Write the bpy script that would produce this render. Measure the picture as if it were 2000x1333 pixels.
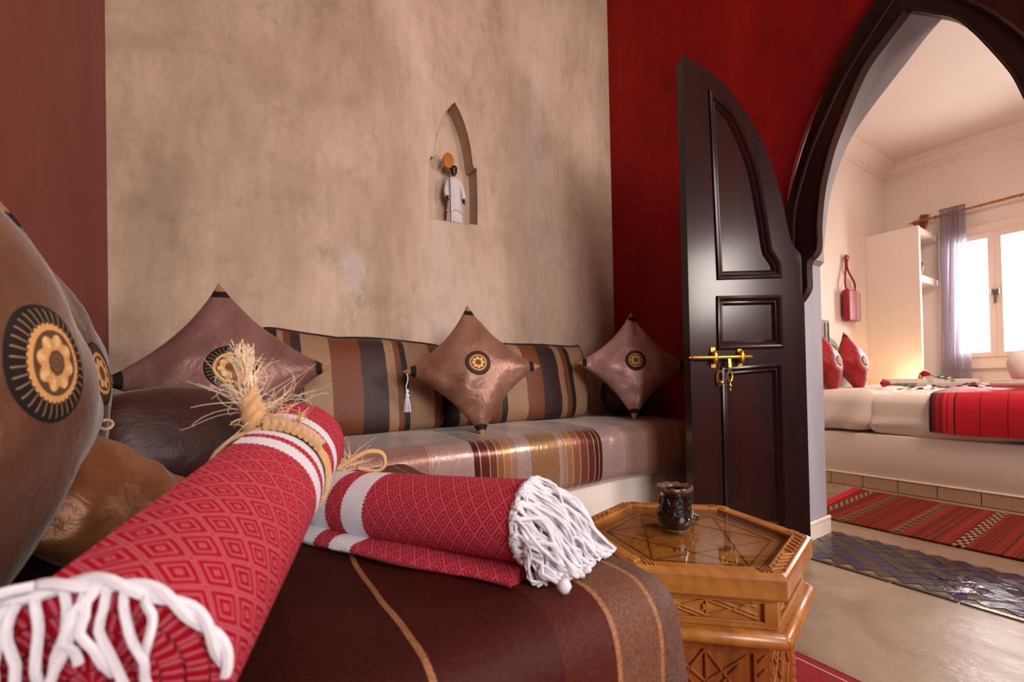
import bpy, bmesh, math, random
from mathutils import Vector, Matrix, noise, geometry
random.seed(7)
PI = math.pi
sc = bpy.context.scene
for o in list(bpy.data.objects): bpy.data.objects.remove(o)
COL = sc.collection

# ------------------------------------------------------------------ camera, world, lights, exposure
YAW, PITCH, ROLL, CH = .57197, .0097576, -.0207, .85
_f = Vector((math.sin(YAW)*math.cos(PITCH), math.cos(YAW)*math.cos(PITCH), math.sin(PITCH)))
_r = Vector((math.cos(YAW), -math.sin(YAW), 0)); _u = _r.cross(_f)
_r2 = _r*math.cos(ROLL)+_u*math.sin(ROLL); _u2 = _u*math.cos(ROLL)-_r*math.sin(ROLL)
cam = bpy.data.objects.new('camera', bpy.data.cameras.new('camera')); COL.objects.link(cam)
m = Matrix((_r2, _u2, -_f)).transposed().to_4x4(); m.translation = (0, 0, CH); cam.matrix_world = m
cam.data.sensor_width = 36; cam.data.sensor_fit = 'HORIZONTAL'
cam.data.lens = 862.54*36/2000; cam.data.shift_y = (734.91-666.5)/2000
cam.data.clip_start = .02
cam.data.dof.use_dof = True; cam.data.dof.focus_distance = 1.45; cam.data.dof.aperture_fstop = 4.8
sc.camera = cam
sc.view_settings.view_transform = 'Standard'; sc.view_settings.look = 'None'
sc.view_settings.gamma = 1; sc.view_settings.use_curve_mapping = False
sc.view_settings.exposure = 0.0
w = bpy.data.worlds.new('sky'); sc.world = w; w.use_nodes = True
w.node_tree.nodes['Background'].inputs[0].default_value = (.93, .96, 1, 1)
w.node_tree.nodes['Background'].inputs[1].default_value = 3.0

def area(name, loc, target, size, sizey, power, col, spread=PI):
    l = bpy.data.lights.new(name, 'AREA'); l.shape = 'RECTANGLE'; l.size = size; l.size_y = sizey
    l.energy = power; l.color = col; l.spread = spread
    o = bpy.data.objects.new(name, l); COL.objects.link(o); o.location = loc
    o.rotation_euler = (Vector(target)-Vector(loc)).to_track_quat('-Z', 'Y').to_euler()
    return o
# daylight coming in through the salon window (front wall, behind the camera)
area('salon_window_daylight', (.62, -2.56, 1.95), (1.1, 2.2, 1.4), 1.4, 1.5, 112, (1, .92, .87))
# added area light, no fixture, right of the view, for the door's highlight
area('door_highlight_light', (2.2, -.40, 1.56), (1.3, 1.6, 1.3), .52, .50, 42, (1, .9, .82))
# daylight outside the bedroom window
area('bedroom_window_daylight', (6.62, .9, 1.6), (3, .7, 1.0), 1.1, 1.2, 112, (1, .97, .95))
# ceiling lamps' light of the bedroom and of the salon
area('bedroom_ceiling_light', (3.35, -.5, 3.05), (3.6, .1, 0), .9, .9, 68, (1, .74, .58))
area('salon_ceiling_light', (.9, -.9, 3.6), (.9, -.6, 0), .8, .8, 9, (1, .80, .68))

# ------------------------------------------------------------------ node material helper
def s2l(c):
    return tuple(((v/255)/12.92 if v/255 <= .04045 else ((v/255+.055)/1.055)**2.4) for v in c)+(1,)
class Mat:
    def __init__(s, name):
        s.m = bpy.data.materials.new(name); s.m.use_nodes = True; s.t = s.m.node_tree; s.n = s.t.nodes
        s.b = s.n['Principled BSDF']; s.tc = s.n.new('ShaderNodeTexCoord')
    def link(s, a, b): s.t.links.new(a, b)
    def setin(s, sock, v):
        if isinstance(v, bpy.types.NodeSocket): s.link(v, sock)
        elif v is not None: sock.default_value = v
    def mapping(s, scale=(1, 1, 1), rot=(0, 0, 0), loc=(0, 0, 0), src='Object'):
        mp = s.n.new('ShaderNodeMapping'); s.link(s.tc.outputs[src] if isinstance(src, str) else src, mp.inputs[0])
        mp.inputs['Scale'].default_value = scale; mp.inputs['Rotation'].default_value = rot; mp.inputs['Location'].default_value = loc
        return mp.outputs[0]
    def noise(s, scale, vec=None, detail=4, rough=.55, dist=0):
        n = s.n.new('ShaderNodeTexNoise'); n.inputs['Scale'].default_value = scale
        n.inputs['Detail'].default_value = detail; n.inputs['Roughness'].default_value = rough; n.inputs['Distortion'].default_value = dist
        s.link(vec or s.tc.outputs['Object'], n.inputs['Vector']); return n.outputs['Fac']
    def ramp(s, fac, stops, mode='LINEAR'):
        r = s.n.new('ShaderNodeValToRGB'); r.color_ramp.interpolation = mode; e = r.color_ramp.elements
        while len(e) > 1: e.remove(e[-1])
        for i, (p, c) in enumerate(stops):
            if isinstance(c, (int, float)): c = (c, c, c, 1)
            el = e[0] if i == 0 else e.new(p)
            el.position = p; el.color = c
        s.setin(r.inputs[0], fac); return r.outputs[0]
    def mix(s, fac, a, b, mode='MIX'):
        x = s.n.new('ShaderNodeMix'); x.data_type = 'RGBA'; x.blend_type = mode
        s.setin(x.inputs[0], fac); s.setin(x.inputs[6], a); s.setin(x.inputs[7], b); return x.outputs[2]
    def math(s, op, a, b=None, c=None):
        x = s.n.new('ShaderNodeMath'); x.operation = op
        s.setin(x.inputs[0], a); s.setin(x.inputs[1], b); s.setin(x.inputs[2], c); return x.outputs[0]
    def sep(s, vec=None):
        x = s.n.new('ShaderNodeSeparateXYZ'); s.link(vec or s.tc.outputs['Object'], x.inputs[0]); return x.outputs
    def bump(s, h, strength=.3, dist=.01, prev=None):
        b = s.n.new('ShaderNodeBump'); b.inputs['Strength'].default_value = strength; b.inputs['Distance'].default_value = dist
        s.link(h, b.inputs['Height'])
        if prev: s.link(prev, b.inputs['Normal'])
        s.link(b.outputs[0], s.b.inputs['Normal']); return b.outputs[0]
    def p(s, col=None, rough=None, metal=None, spec=None, **kw):
        s.setin(s.b.inputs['Base Color'], col); s.setin(s.b.inputs['Roughness'], rough); s.setin(s.b.inputs['Metallic'], metal)
        s.setin(s.b.inputs['Specular IOR Level'], spec)
        for k, v in kw.items(): s.setin(s.b.inputs[k.replace('_', ' ')], v)
        return s.m

def plain(name, c, rough=.6, metal=0, var=.12, scale=20, bump=.15, **kw):
    M = Mat(name); c = s2l(c); d = tuple(v*(1-var) for v in c[:3])+(1,)
    n = M.noise(scale); M.bump(M.noise(scale*4), bump, .003)
    return M.p(M.mix(n, c, d), rough, metal, **kw)

def plaster(name, cols, scale=1.2, rough=.55, bump=.35, streak=(1.2, 1.2, .35), patch=None, spec=.35):
    M = Mat(name)
    v = M.mapping(streak)
    n1 = M.noise(scale, v, 6, .6, .4)
    n2 = M.noise(scale*3.1, None, 8, .65, .2)
    n3 = M.noise(26, M.mapping((1, 1, .25)), 5, .6)
    c1 = M.ramp(n1, [(.32, s2l(cols[0])), (.46, s2l(cols[1])), (.56, s2l(cols[2])), (.68, s2l(cols[3]))])
    c2 = M.ramp(n2, [(.3, s2l(cols[1])), (.5, s2l(cols[2])), (.7, s2l(cols[0]))])
    c = M.mix(.3, c1, c2)
    c = M.mix(M.math('MULTIPLY', M.ramp(n3, [(.45, 0.), (.75, 1.)]), .25), c, s2l(cols[0]))
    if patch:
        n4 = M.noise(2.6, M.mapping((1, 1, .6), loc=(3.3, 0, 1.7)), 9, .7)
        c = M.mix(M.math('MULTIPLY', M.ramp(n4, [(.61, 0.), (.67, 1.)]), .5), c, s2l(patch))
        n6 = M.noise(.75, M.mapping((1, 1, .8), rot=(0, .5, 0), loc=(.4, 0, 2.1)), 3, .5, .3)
        c = M.mix(M.math('MULTIPLY', M.ramp(n6, [(.38, 1.), (.50, 0.)]), .35), c, s2l((140, 112, 94)))  # broad dark blotches: soft wall shadow and plaster mottling put into the colour
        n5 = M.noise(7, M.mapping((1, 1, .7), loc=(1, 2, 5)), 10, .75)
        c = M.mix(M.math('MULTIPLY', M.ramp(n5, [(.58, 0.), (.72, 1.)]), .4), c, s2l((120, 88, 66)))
    b = M.bump(n2, bump, .012); M.bump(M.noise(70, None, 6), bump*.8, .003, b)
    return M.p(c, rough, 0, spec)

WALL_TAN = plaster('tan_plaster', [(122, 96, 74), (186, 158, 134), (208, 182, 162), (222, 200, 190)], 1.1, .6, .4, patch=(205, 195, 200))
WALL_RED = plaster('red_plaster', [(98, 5, 8), (124, 8, 10), (142, 13, 14), (154, 28, 24)], 1.5, .6, .2, spec=.15)
WALL_BROWN = plaster('brown_red_plaster', [(112, 44, 36), (124, 52, 42), (132, 62, 54), (146, 76, 72)], 1.0, .55, .25)
WHITE_WALL = plaster('cream_plaster', [(226, 212, 200), (232, 220, 208), (236, 224, 214), (240, 230, 222)], .8, .6, .1)
BASE_WHITE = plaster('bench_plaster', [(214, 200, 188), (222, 210, 200), (228, 216, 206), (234, 222, 214)], 2, .5, .12)
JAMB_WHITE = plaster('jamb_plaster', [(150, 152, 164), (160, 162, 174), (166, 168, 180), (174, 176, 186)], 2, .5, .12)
def floor_mat():
    M = Mat('beige_polished_floor')
    n1 = M.noise(2.2, None, 8, .65, .8); n2 = M.noise(9, M.mapping((1, .4, 1)), 8, .7); n3 = M.noise(40, None, 4)
    c = M.ramp(n1, [(.3, s2l((120, 98, 80))), (.5, s2l((146, 124, 104))), (.7, s2l((164, 144, 124)))])
    c = M.mix(M.math('MULTIPLY', M.ramp(n2, [(.5, 0.), (.75, 1.)]), .35), c, s2l((136, 106, 76)))
    b = M.bump(n2, .25, .01); M.bump(n3, .2, .003, b)
    return M.p(c, M.ramp(n2, [(.3, .22), (.7, .40)]), 0, .6)
FLOOR = floor_mat()

def satin(name, c, c2=None, rough=.39, metal=.35, fold=1.0):
    M = Mat(name); a = s2l(c); b = s2l(c2 or tuple(int(v*.72) for v in c))
    n = M.noise(5, M.mapping((1, 1, .6)), 4, .6, .6)
    n2 = M.noise(9, M.mapping((1, .6, 1.4), rot=(.4, .7, .5)), 5, .6, 1.6)
    col = M.mix(M.ramp(n, [(.35, 0.), (.65, 1.)]), a, b)
    bb = M.bump(n2, .22*fold, .03); M.bump(M.noise(500, M.mapping((1, 1, .1)), 2), .12, .001, bb)
    return M.p(col, rough, metal, .5, Sheen_Weight=.25, Sheen_Roughness=.3)
SATIN_BROWN = satin('brown_satin', (158, 116, 98), (120, 82, 66))
SATIN_DARK = satin('dark_brown_satin', (100, 60, 40), (78, 44, 30))
SATIN_NEAR = satin('warm_brown_satin', (122, 82, 62), (92, 54, 38), fold=.7)
SATIN_MAUVE = satin('mauve_satin', (196, 162, 158), (150, 112, 108))
SATIN_BRONZE = satin('bronze_satin', (156, 102, 62), (110, 66, 38))
SATIN_LEFT = satin('plum_brown_satin', (146, 108, 100), (108, 72, 66))
SATIN_RED = satin('red_satin', (176, 14, 26), (140, 6, 16), metal=.15)
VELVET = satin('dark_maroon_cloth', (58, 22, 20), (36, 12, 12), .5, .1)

def medallion_mat():
    M = Mat('embroidered_medallion')
    s = M.sep(M.tc.outputs['UV'])
    r = M.math('SQRT', M.math('ADD', M.math('MULTIPLY', s[0], s[0]), M.math('MULTIPLY', s[1], s[1])))
    th = M.math('ARCTAN2', s[1], s[0])
    pet = M.math('ABSOLUTE', M.math('COSINE', M.math('MULTIPLY', th, 4)))
    rr = M.math('SUBTRACT', r, M.math('MULTIPLY', pet, .10))
    gold, brn, blk, mid = s2l((214, 166, 106)), s2l((96, 66, 44)), s2l((20, 14, 14)), s2l((232, 196, 140))
    c = M.ramp(r, [(0, s2l((112, 88, 60))), (.06, brn), (.10, s2l((120, 96, 64))), (.14, brn), (.18, s2l((104, 78, 50))), (.22, gold)], 'CONSTANT')
    petc = M.mix(M.ramp(M.math('COSINE', M.math('MULTIPLY', th, 8)), [(0, .0), (.8, 1.)]), gold, mid)
    c = M.mix(M.ramp(rr, [(.19, 0.), (.2, 1.)]), c, petc)
    c = M.mix(M.ramp(rr, [(.385, 0.), (.40, 1.)]), c, brn)
    c = M.mix(M.math('GREATER_THAN', r, .56), c, gold)
    ring = M.math('ADD', r, M.math('MULTIPLY', M.math('COSINE', M.math('MULTIPLY', th, 34)), .018))
    c = M.mix(M.math('GREATER_THAN', ring, .67), c, blk)
    ray = M.math('MULTIPLY', M.math('GREATER_THAN', M.math('COSINE', M.math('MULTIPLY', th, 34)), .86), M.math('LESS_THAN', M.math('ABSOLUTE', M.math('SUBTRACT', r, .8)), .13))
    c = M.mix(ray, c, s2l((150, 120, 90)))
    thr = M.noise(60, M.tc.outputs['UV'], 3)
    c = M.mix(.25, c, M.mix(thr, s2l((30, 20, 14)), s2l((240, 210, 170))), 'OVERLAY')
    M.bump(M.math('ADD', thr, M.math('MULTIPLY', pet, .6)), .5, .003)
    return M.p(c, .6, 0, .3)
MEDAL = medallion_mat()
def cap_mat():
    M = Mat('embroidered_corner')
    s = M.sep(M.tc.outputs['UV'])
    n = M.noise(30, M.tc.outputs['UV'], 3)
    d = M.math('ADD', s[0], M.math('MULTIPLY', M.math('COSINE', M.math('MULTIPLY', s[1], 30)), .03))
    g = M.mix(n, s2l((96, 58, 36)), s2l((190, 146, 100)))
    c = M.mix(M.math('GREATER_THAN', d, .60), g, s2l((18, 12, 12)))
    M.bump(n, .5, .003)
    return M.p(c, .6, 0, .3)
CAPM = cap_mat()

def stripe_mat(name, axis, x0, x1, stops, lines=(), lw=.004, rough=.33, metal=.4, src='Object', spark=True, nz=.012, lc=(206, 160, 112), sheen=.2, spec=.5):
    M = Mat(name); s = M.sep(M.tc.outputs[src])
    wob = M.math('MULTIPLY', M.math('SUBTRACT', M.noise(3.5, None, 2), .5), nz)
    x = M.math('ADD', s[axis], wob)
    t = M.math('DIVIDE', M.math('SUBTRACT', x, x0), x1-x0)
    c = M.ramp(t, [((a-x0)/(x1-x0), s2l(cc)) for a, cc in stops], 'CONSTANT')
    if lines:
        acc = None
        for l in lines:
            k = M.math('LESS_THAN', M.math('ABSOLUTE', M.math('SUBTRACT', x, l)), lw/2)
            acc = k if acc is None else M.math('MAXIMUM', acc, k)
        c = M.mix(acc, c, s2l(lc))
    if spark:
        thr = M.noise(260, M.mapping((1, 1, 1)), 2)
        c = M.mix(.35, c, M.mix(M.ramp(thr, [(.4, 0.), (.62, 1.)]), s2l((70, 50, 44)), s2l((214, 190, 170))), 'OVERLAY')
    b = M.bump(M.noise(7, M.mapping((2.4, 1, .8)), 4, .6, .8), .14, .03); M.bump(M.noise(420, None, 2), .15, .001, b)
    return M.p(c, rough, metal, spec, Sheen_Weight=sheen)

WOOD_DARK = None
def wood(name, c1, c2, scale=6, rough=.28, ring=(1, 1, .12), coat=.4, bump=.25, chips=False, dist=3, wmix=.22, spec=.5, cr=.17):
    M = Mat(name); v = M.mapping(ring)
    n = M.noise(scale, v, 6, .6, dist*.4)
    wv = M.n.new('ShaderNodeTexWave'); wv.wave_type = 'BANDS'; wv.inputs['Scale'].default_value = scale*1.6
    wv.inputs['Distortion'].default_value = dist*2.2; wv.inputs['Detail'].default_value = 3; wv.inputs['Detail Scale'].default_value = 1.4
    M.link(v, wv.inputs['Vector'])
    f = M.mix(wmix, n, wv.outputs['Fac'])
    c = M.ramp(f, [(.3, s2l(c2)), (.7, s2l(c1))])
    h = M.noise(14, None, 5)
    M.bump(M.mix(.75, f, h), bump, .004)
    r = M.ramp(h, [(.3, rough*.8), (.7, rough*1.25)])
    if chips:
        ch = M.noise(55, None, 3, .6)
        c = M.mix(M.math('MULTIPLY', M.ramp(ch, [(.73, 0.), (.76, 1.)]), .5), c, s2l((150, 120, 105)))
    return M.p(c, r, 0, spec, Coat_Weight=coat, Coat_Roughness=cr)
WOOD_DARK = wood('dark_varnished_wood', (40, 11, 9), (14, 5, 6), 7, .5, (1, 1, .1), .5, .2, True, 1, .0, .05, .24)
PINE = wood('honey_pine', (176, 118, 50), (138, 80, 28), 7, .36, (1, 1, 1), .25, .15, wmix=.10)
PINE_V = wood('honey_pine_upright', (156, 90, 34), (116, 58, 18), 9, .4, (1, 1, .15), .2, .2, wmix=.15)
PINE_D = wood('pine_recess', (120, 66, 24), (84, 40, 12), 9, .5, (1, 1, .3), .1, .2)
BRASS = plain('aged_brass', (196, 152, 70), .32, .9, .4, 60, .2)
STEEL = plain('grey_metal', (120, 116, 104), .4, .7)
BLACK_CER = Mat('black_glazed_ceramic')
_n = BLACK_CER.noise(28, None, 6, .6, .5)
BLACK_CER.bump(_n, .6, .006)
BLACK_CER = BLACK_CER.p(BLACK_CER.ramp(_n, [(.4, s2l((8, 5, 6))), (.68, s2l((24, 14, 14))), (.78, s2l((110, 84, 70)))]), .14, .1, .7, Coat_Weight=.6, Coat_Roughness=.06)
RIM_CER = plain('brown_glazed_rim', (118, 90, 78), .18, .2, .5, 50, .3)
TWINE = plain('sisal_twine', (216, 168, 108), .7, 0, .35, 120, .5, Sheen_Weight=.4)
HAIR = plain('sisal_fibre', (240, 216, 180), .6, 0, .2, 40, .2)
YARN = plain('white_yarn', (228, 226, 234), .9, 0, .08, 200, .5)
LINEN = plain('white_bed_linen', (232, 222, 212), .8, 0, .05, 30, .25, Sheen_Weight=.2)
TERRY = plain('white_terry', (234, 228, 222), .95, 0, .06, 90, .8)
WHITE_PAINT = plain('cream_paint', (234, 218, 204), .45, 0, .04, 10, .05)
TILE_BEIGE = plain('beige_tile', (196, 166, 136), .4, 0, .22, 9, .2)
GROUT = plain('grout', (128, 104, 84), .8)
GREYWOOD = plain('grey_carved_wood', (138, 124, 112), .6, 0, .35, 24, .8)
CURTAIN = None
PETAL = plain('dark_red_petal', (122, 10, 26), .55, 0, .5, 60, .2)
ROSE = plain('red_rose', (176, 14, 30), .5, 0, .3, 60, .2)
LEAF = plain('green_leaf', (84, 112, 50), .5, 0, .4, 60, .3)
BAGRED = plain('crimson_leather', (160, 16, 44), .45, 0, .2, 30, .2)
BAGGREY = plain('grey_woven', (178, 150, 150), .8, 0, .3, 120, .6)
ROBE = plain('white_robe', (214, 206, 208), .75, 0, .25, 60, .4)
SKIN_DK = plain('black_painted_skin', (28, 18, 16), .4)
DRUM = plain('ochre_hide', (196, 108, 22), .6, 0, .4, 60, .4)
RUGRED = plain('crimson_rug', (150, 14, 34), .95, 0, .3, 14, .9)
VASEM = plain('brown_vase', (96, 52, 44), .3, 0, .6, 40, .4)

# ------------------------------------------------------------------ object helpers
class Thing:
    def __init__(s, name, label, cat, loc=(0, 0, 0), rot=None, group=None, kind=None):
        s.o = bpy.data.objects.new(name, None); COL.objects.link(s.o)
        s.o.empty_display_size = .05
        s.M = Matrix.Translation(loc) @ (rot.to_4x4() if rot else Matrix())
        s.Mi = s.M.inverted(); s.o.matrix_world = s.M
        if label: s.o['label'] = label
        if cat: s.o['category'] = cat
        if group: s.o['group'] = group
        if kind: s.o['kind'] = kind
    def part(s, name, geo, mat, world=True, smooth=False, label=None, kind=None, parent=None):
        v, f = geo[0], geo[1]; uv = geo[2] if len(geo) > 2 else None
        if world: v = [s.Mi @ Vector(p) for p in v]
        o = mk(name, (v, f, uv), mat, smooth)
        o.parent = parent or s.o
        if label: o['label'] = label
        if kind: o['kind'] = kind
        return o
def mk(name, geo, mat, smooth=False, label=None, cat=None, group=None, kind=None, fix=True):
    v, f = geo[0], geo[1]; uv = geo[2] if len(geo) > 2 else None
    me = bpy.data.meshes.new(name); me.from_pydata([tuple(p) for p in v], [], [tuple(q) for q in f])
    if uv:
        l = me.uv_layers.new(name='uv')
        for poly in me.polygons:
            for li in poly.loop_indices: l.data[li].uv = uv[me.loops[li].vertex_index]
    if fix:
        bm = bmesh.new(); bm.from_mesh(me); bmesh.ops.recalc_face_normals(bm, faces=bm.faces); bm.to_mesh(me); bm.free()
    me.materials.append(mat)
    if smooth:
        me.polygons.foreach_set('use_smooth', [True]*len(me.polygons))
        me.set_sharp_from_angle(angle=math.radians(smooth if smooth is not True else 50))
    me.update()
    o = bpy.data.objects.new(name, me); COL.objects.link(o)
    if label: o['label'] = label
    if cat: o['category'] = cat
    if group: o['group'] = group
    if kind: o['kind'] = kind
    return o
def struct(name, geo, mat, smooth=False, label=None):
    return mk(name, geo, mat, smooth, label=label, kind='structure')
def child(parent, name, geo, mat, smooth=False, label=None, kind=None):
    o = mk(name, geo, mat, smooth, label=label, kind=kind); o.parent = parent; return o
def join(*gs):
    V, F, U = [], [], []; hu = any(len(g) > 2 and g[2] for g in gs)
    for g in gs:
        k = len(V); V += [Vector(p) for p in g[0]]; F += [tuple(i+k for i in q) for q in g[1]]
        if hu: U += list(g[2]) if len(g) > 2 and g[2] else [(0, 0)]*len(g[0])
    return (V, F, U) if hu else (V, F)
def xf(g, M):
    return ([M @ Vector(p) for p in g[0]],)+tuple(g[1:])
def bm_geo(bm):
    bm.verts.index_update(); r = ([v.co.copy() for v in bm.verts], [tuple(v.index for v in f.verts) for f in bm.faces]); bm.free(); return r
def box(x0, x1, y0, y1, z0, z1, bev=0, seg=2):
    bm = bmesh.new(); bmesh.ops.create_cube(bm, size=1)
    for v in bm.verts: v.co = Vector(((x0+x1)/2+v.co.x*(x1-x0), (y0+y1)/2+v.co.y*(y1-y0), (z0+z1)/2+v.co.z*(z1-z0)))
    if bev: bmesh.ops.bevel(bm, geom=bm.edges[:], offset=bev, segments=seg, affect='EDGES', profile=.5)
    return bm_geo(bm)
def bar(a, b, wd, ht, up=(0, 0, 1), bev=0):
    a, b = Vector(a), Vector(b); d = (b-a); L = d.length; d.normalize(); u = Vector(up); s = d.cross(u).normalized(); u = s.cross(d)
    g = box(0, L, -wd/2, wd/2, -ht/2, ht/2, bev, 1)
    M = Matrix((d, s, u)).transposed().to_4x4(); M.translation = a
    return xf(g, M)
def ring_frame(i, pts):
    n = len(pts); t = (pts[min(i+1, n-1)]-pts[max(i-1, 0)])
    return t.normalized() if t.length > 1e-9 else Vector((0, 0, 1))
def tube(pts, r, n=8, cap=True, flat=1.0):
    pts = [Vector(p) for p in pts]; V, F = [], []
    t0 = ring_frame(0, pts); a = t0.orthogonal().normalized()
    for i, p in enumerate(pts):
        t = ring_frame(i, pts); a = (a-t*a.dot(t)); a = a.normalized() if a.length > 1e-6 else t.orthogonal().normalized(); b = t.cross(a)
        rr = r[i] if isinstance(r, (list, tuple)) else r
        for k in range(n):
            q = 2*PI*k/n; V.append(p+a*math.cos(q)*rr+b*math.sin(q)*rr*flat)
    for i in range(len(pts)-1):
        for k in range(n): F.append((i*n+k, i*n+(k+1) % n, (i+1)*n+(k+1) % n, (i+1)*n+k))
    if cap: F.append(tuple(range(n))); F.append(tuple((len(pts)-1)*n+k for k in range(n)))
    return V, F
def lathe(prof, n=24, c=(0, 0, 0), mod=None):
    V, F = [], []; c = Vector(c)
    for i, (r, z) in enumerate(prof):
        for k in range(n):
            a = 2*PI*k/n; dr, dz = mod(i, a) if mod else (0, 0)
            V.append(c+Vector(((r+dr)*math.cos(a), (r+dr)*math.sin(a), z+dz)))
    for i in range(len(prof)-1):
        for k in range(n): F.append((i*n+k, i*n+(k+1) % n, (i+1)*n+(k+1) % n, (i+1)*n+k))
    if prof[0][0] > 1e-5: F.append(tuple(range(n)))
    if prof[-1][0] > 1e-5: F.append(tuple((len(prof)-1)*n+k for k in range(n)))
    return V, F
def extrude(poly, fn, d0, d1, holes=(), bev=0):
    """2-D polygon (with holes) extruded between d0 and d1; fn(u,v,d)->xyz"""
    loops = [list(poly)]+[list(h) for h in holes]
    tris = geometry.tessellate_polygon([[Vector((u, v, 0)) for u, v in l] for l in loops])
    flat = [p for l in loops for p in l]; n = len(flat)
    V = [Vector(fn(u, v, d0)) for u, v in flat]+[Vector(fn(u, v, d1)) for u, v in flat]
    F = [tuple(t) for t in tris]+[tuple(i+n for i in t[::-1]) for t in tris]
    k = 0
    for l in loops:
        for i in range(len(l)):
            a, b = k+i, k+(i+1) % len(l); F.append((a, b, b+n, a+n))
        k += len(l)
    return V, F
def fYZ(u, v, d): return (d, u, v)
def fXZ(u, v, d): return (u, d, v)
def fXY(u, v, d): return (u, v, d)
def smoothline(pts, k=4, closed=False):
    """Catmull-Rom through points"""
    P = [Vector(p) for p in pts]; out = []; n = len(P)
    rng = range(n if closed else n-1)
    for i in rng:
        if closed: a, b, c, d = P[(i-1) % n], P[i], P[(i+1) % n], P[(i+2) % n]
        else: a, b, c, d = P[max(i-1, 0)], P[i], P[i+1], P[min(i+2, n-1)]
        for j in range(k):
            t = j/k; out.append(.5*((2*b)+(c-a)*t+(2*a-5*b+4*c-d)*t*t+(3*b-a-3*c+d)*t**3))
    if not closed: out.append(P[-1])
    return out
def rbox(x0, x1, y0, y1, z0, z1, r, nx=20, ny=12, nz=3, band=5, fn=None):
    """soft rounded box with dense grid; fn(Vector)->Vector displacement"""
    def axis(a, b, n):
        L = [a+r*(1-math.cos(PI/2*i/band)) for i in range(band)]
        M_ = [a+r+(b-a-2*r)*i/n for i in range(n+1)]
        R = [b-(q-a) for q in L[::-1]]
        return L+M_+R
    ax = [axis(x0, x1, nx), axis(y0, y1, ny), axis(z0, z1, nz)]
    idx = {}; V = []; F = []
    lo = Vector((x0+r, y0+r, z0+r)); hi = Vector((x1-r, y1-r, z1-r))
    def vid(i, j, k):
        key = (i, j, k)
        if key not in idx:
            q = Vector((ax[0][i], ax[1][j], ax[2][k])); c = Vector([min(max(q[t], lo[t]), hi[t]) for t in range(3)])
            d = q-c
            if d.length > 1e-9: q = c+d.normalized()*r
            if fn: q = q+fn(q)
            idx[key] = len(V); V.append(q)
        return idx[key]
    X, Y, Z = len(ax[0])-1, len(ax[1])-1, len(ax[2])-1
    for i in range(X):
        for j in range(Y):
            for k in (0, Z): F.append((vid(i, j, k), vid(i+1, j, k), vid(i+1, j+1, k), vid(i, j+1, k)))
    for i in range(X):
        for k in range(Z):
            for j in (0, Y): F.append((vid(i, j, k), vid(i+1, j, k), vid(i+1, j, k+1), vid(i, j, k+1)))
    for j in range(Y):
        for k in range(Z):
            for i in (0, X): F.append((vid(i, j, k), vid(i, j+1, k), vid(i, j+1, k+1), vid(i, j, k+1)))
    return V, F

# ================================================================== SETTING
XL, XR, YB, YF, ZC = -.373, 2.28, 2.205, -2.6, 3.75      # salon
JY0, JY1, AC = .075, 1.095, .585                            # doorway jambs and arch centre
struct('floor', box(-.7, 6.9, -2.9, 2.6, -.12, -.002), FLOOR)
# back wall with its niche
NICHE = [(1.078, 2.404), (1.108, 2.362), (1.133, 2.312), (1.156, 2.25), (1.172, 2.184), (1.181, 2.12), (1.186, 2.075), (1.196, 2.058), (1.209, 2.066), (1.211, 1.9),
         (1.207, 1.738), (1.061, 1.727), (.92, 1.724), (.921, 1.88), (.923, 2.045), (.929, 2.062), (.944, 2.058), (.951, 2.09), (.964, 2.163), (.978, 2.212), (.993, 2.258), (1.012, 2.305), (1.028, 2.339), (1.052, 2.375)]
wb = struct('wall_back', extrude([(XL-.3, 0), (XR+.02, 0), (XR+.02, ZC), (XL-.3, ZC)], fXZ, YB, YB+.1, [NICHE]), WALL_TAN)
child(wb, 'niche_edge', tube([(x, YB-.0005, z) for x, z in NICHE+[NICHE[0]]], .0028, 6, False), WALL_TAN, True)
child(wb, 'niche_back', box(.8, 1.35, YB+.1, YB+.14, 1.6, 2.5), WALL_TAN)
struct('wall_left', box(XL-.25, XL, YF, YB, 0, ZC), WALL_BROWN)
# right (red) wall with the arched doorway; red plaster skin on the salon side, white core behind
def arch_pts():
    R = [(1.095, 0), (1.095, 1.43), (1.075, 1.45), (1.075, 1.52), (1.045, 1.76), (1.0, 1.92), (.939, 2.053), (.851, 2.164), (.712, 2.306), (.635, 2.385), (AC, 2.425)]
    S = [(2*AC-y, z) for y, z in R[:-1]][::-1]
    return R, S
R_, S_ = arch_pts()
def curve2(pts, k=4): return [(p.x, p.y) for p in smoothline([(a, b, 0) for a, b in pts], k)]
Rs = R_[:3]+curve2(R_[3:], 4); Ss = [(2*AC-y, z) for y, z in Rs[:-1]][::-1]
wr_poly = [(YB, 0)]+Rs+Ss+[(YF, 0), (YF, ZC), (YB, ZC)]
wr = struct('wall_right', extrude(wr_poly, fYZ, XR, XR+.03), WALL_RED)
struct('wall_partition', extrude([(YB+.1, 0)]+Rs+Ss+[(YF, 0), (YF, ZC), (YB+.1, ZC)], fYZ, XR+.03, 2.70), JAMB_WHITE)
# window wall behind the camera
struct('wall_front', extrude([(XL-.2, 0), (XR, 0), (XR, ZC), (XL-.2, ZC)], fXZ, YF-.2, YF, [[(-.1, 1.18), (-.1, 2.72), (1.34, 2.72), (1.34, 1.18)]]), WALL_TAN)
struct('ceiling', box(XL-.3, XR+.3, YF-.2, YB+.2, ZC, ZC+.1), WALL_TAN)
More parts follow.
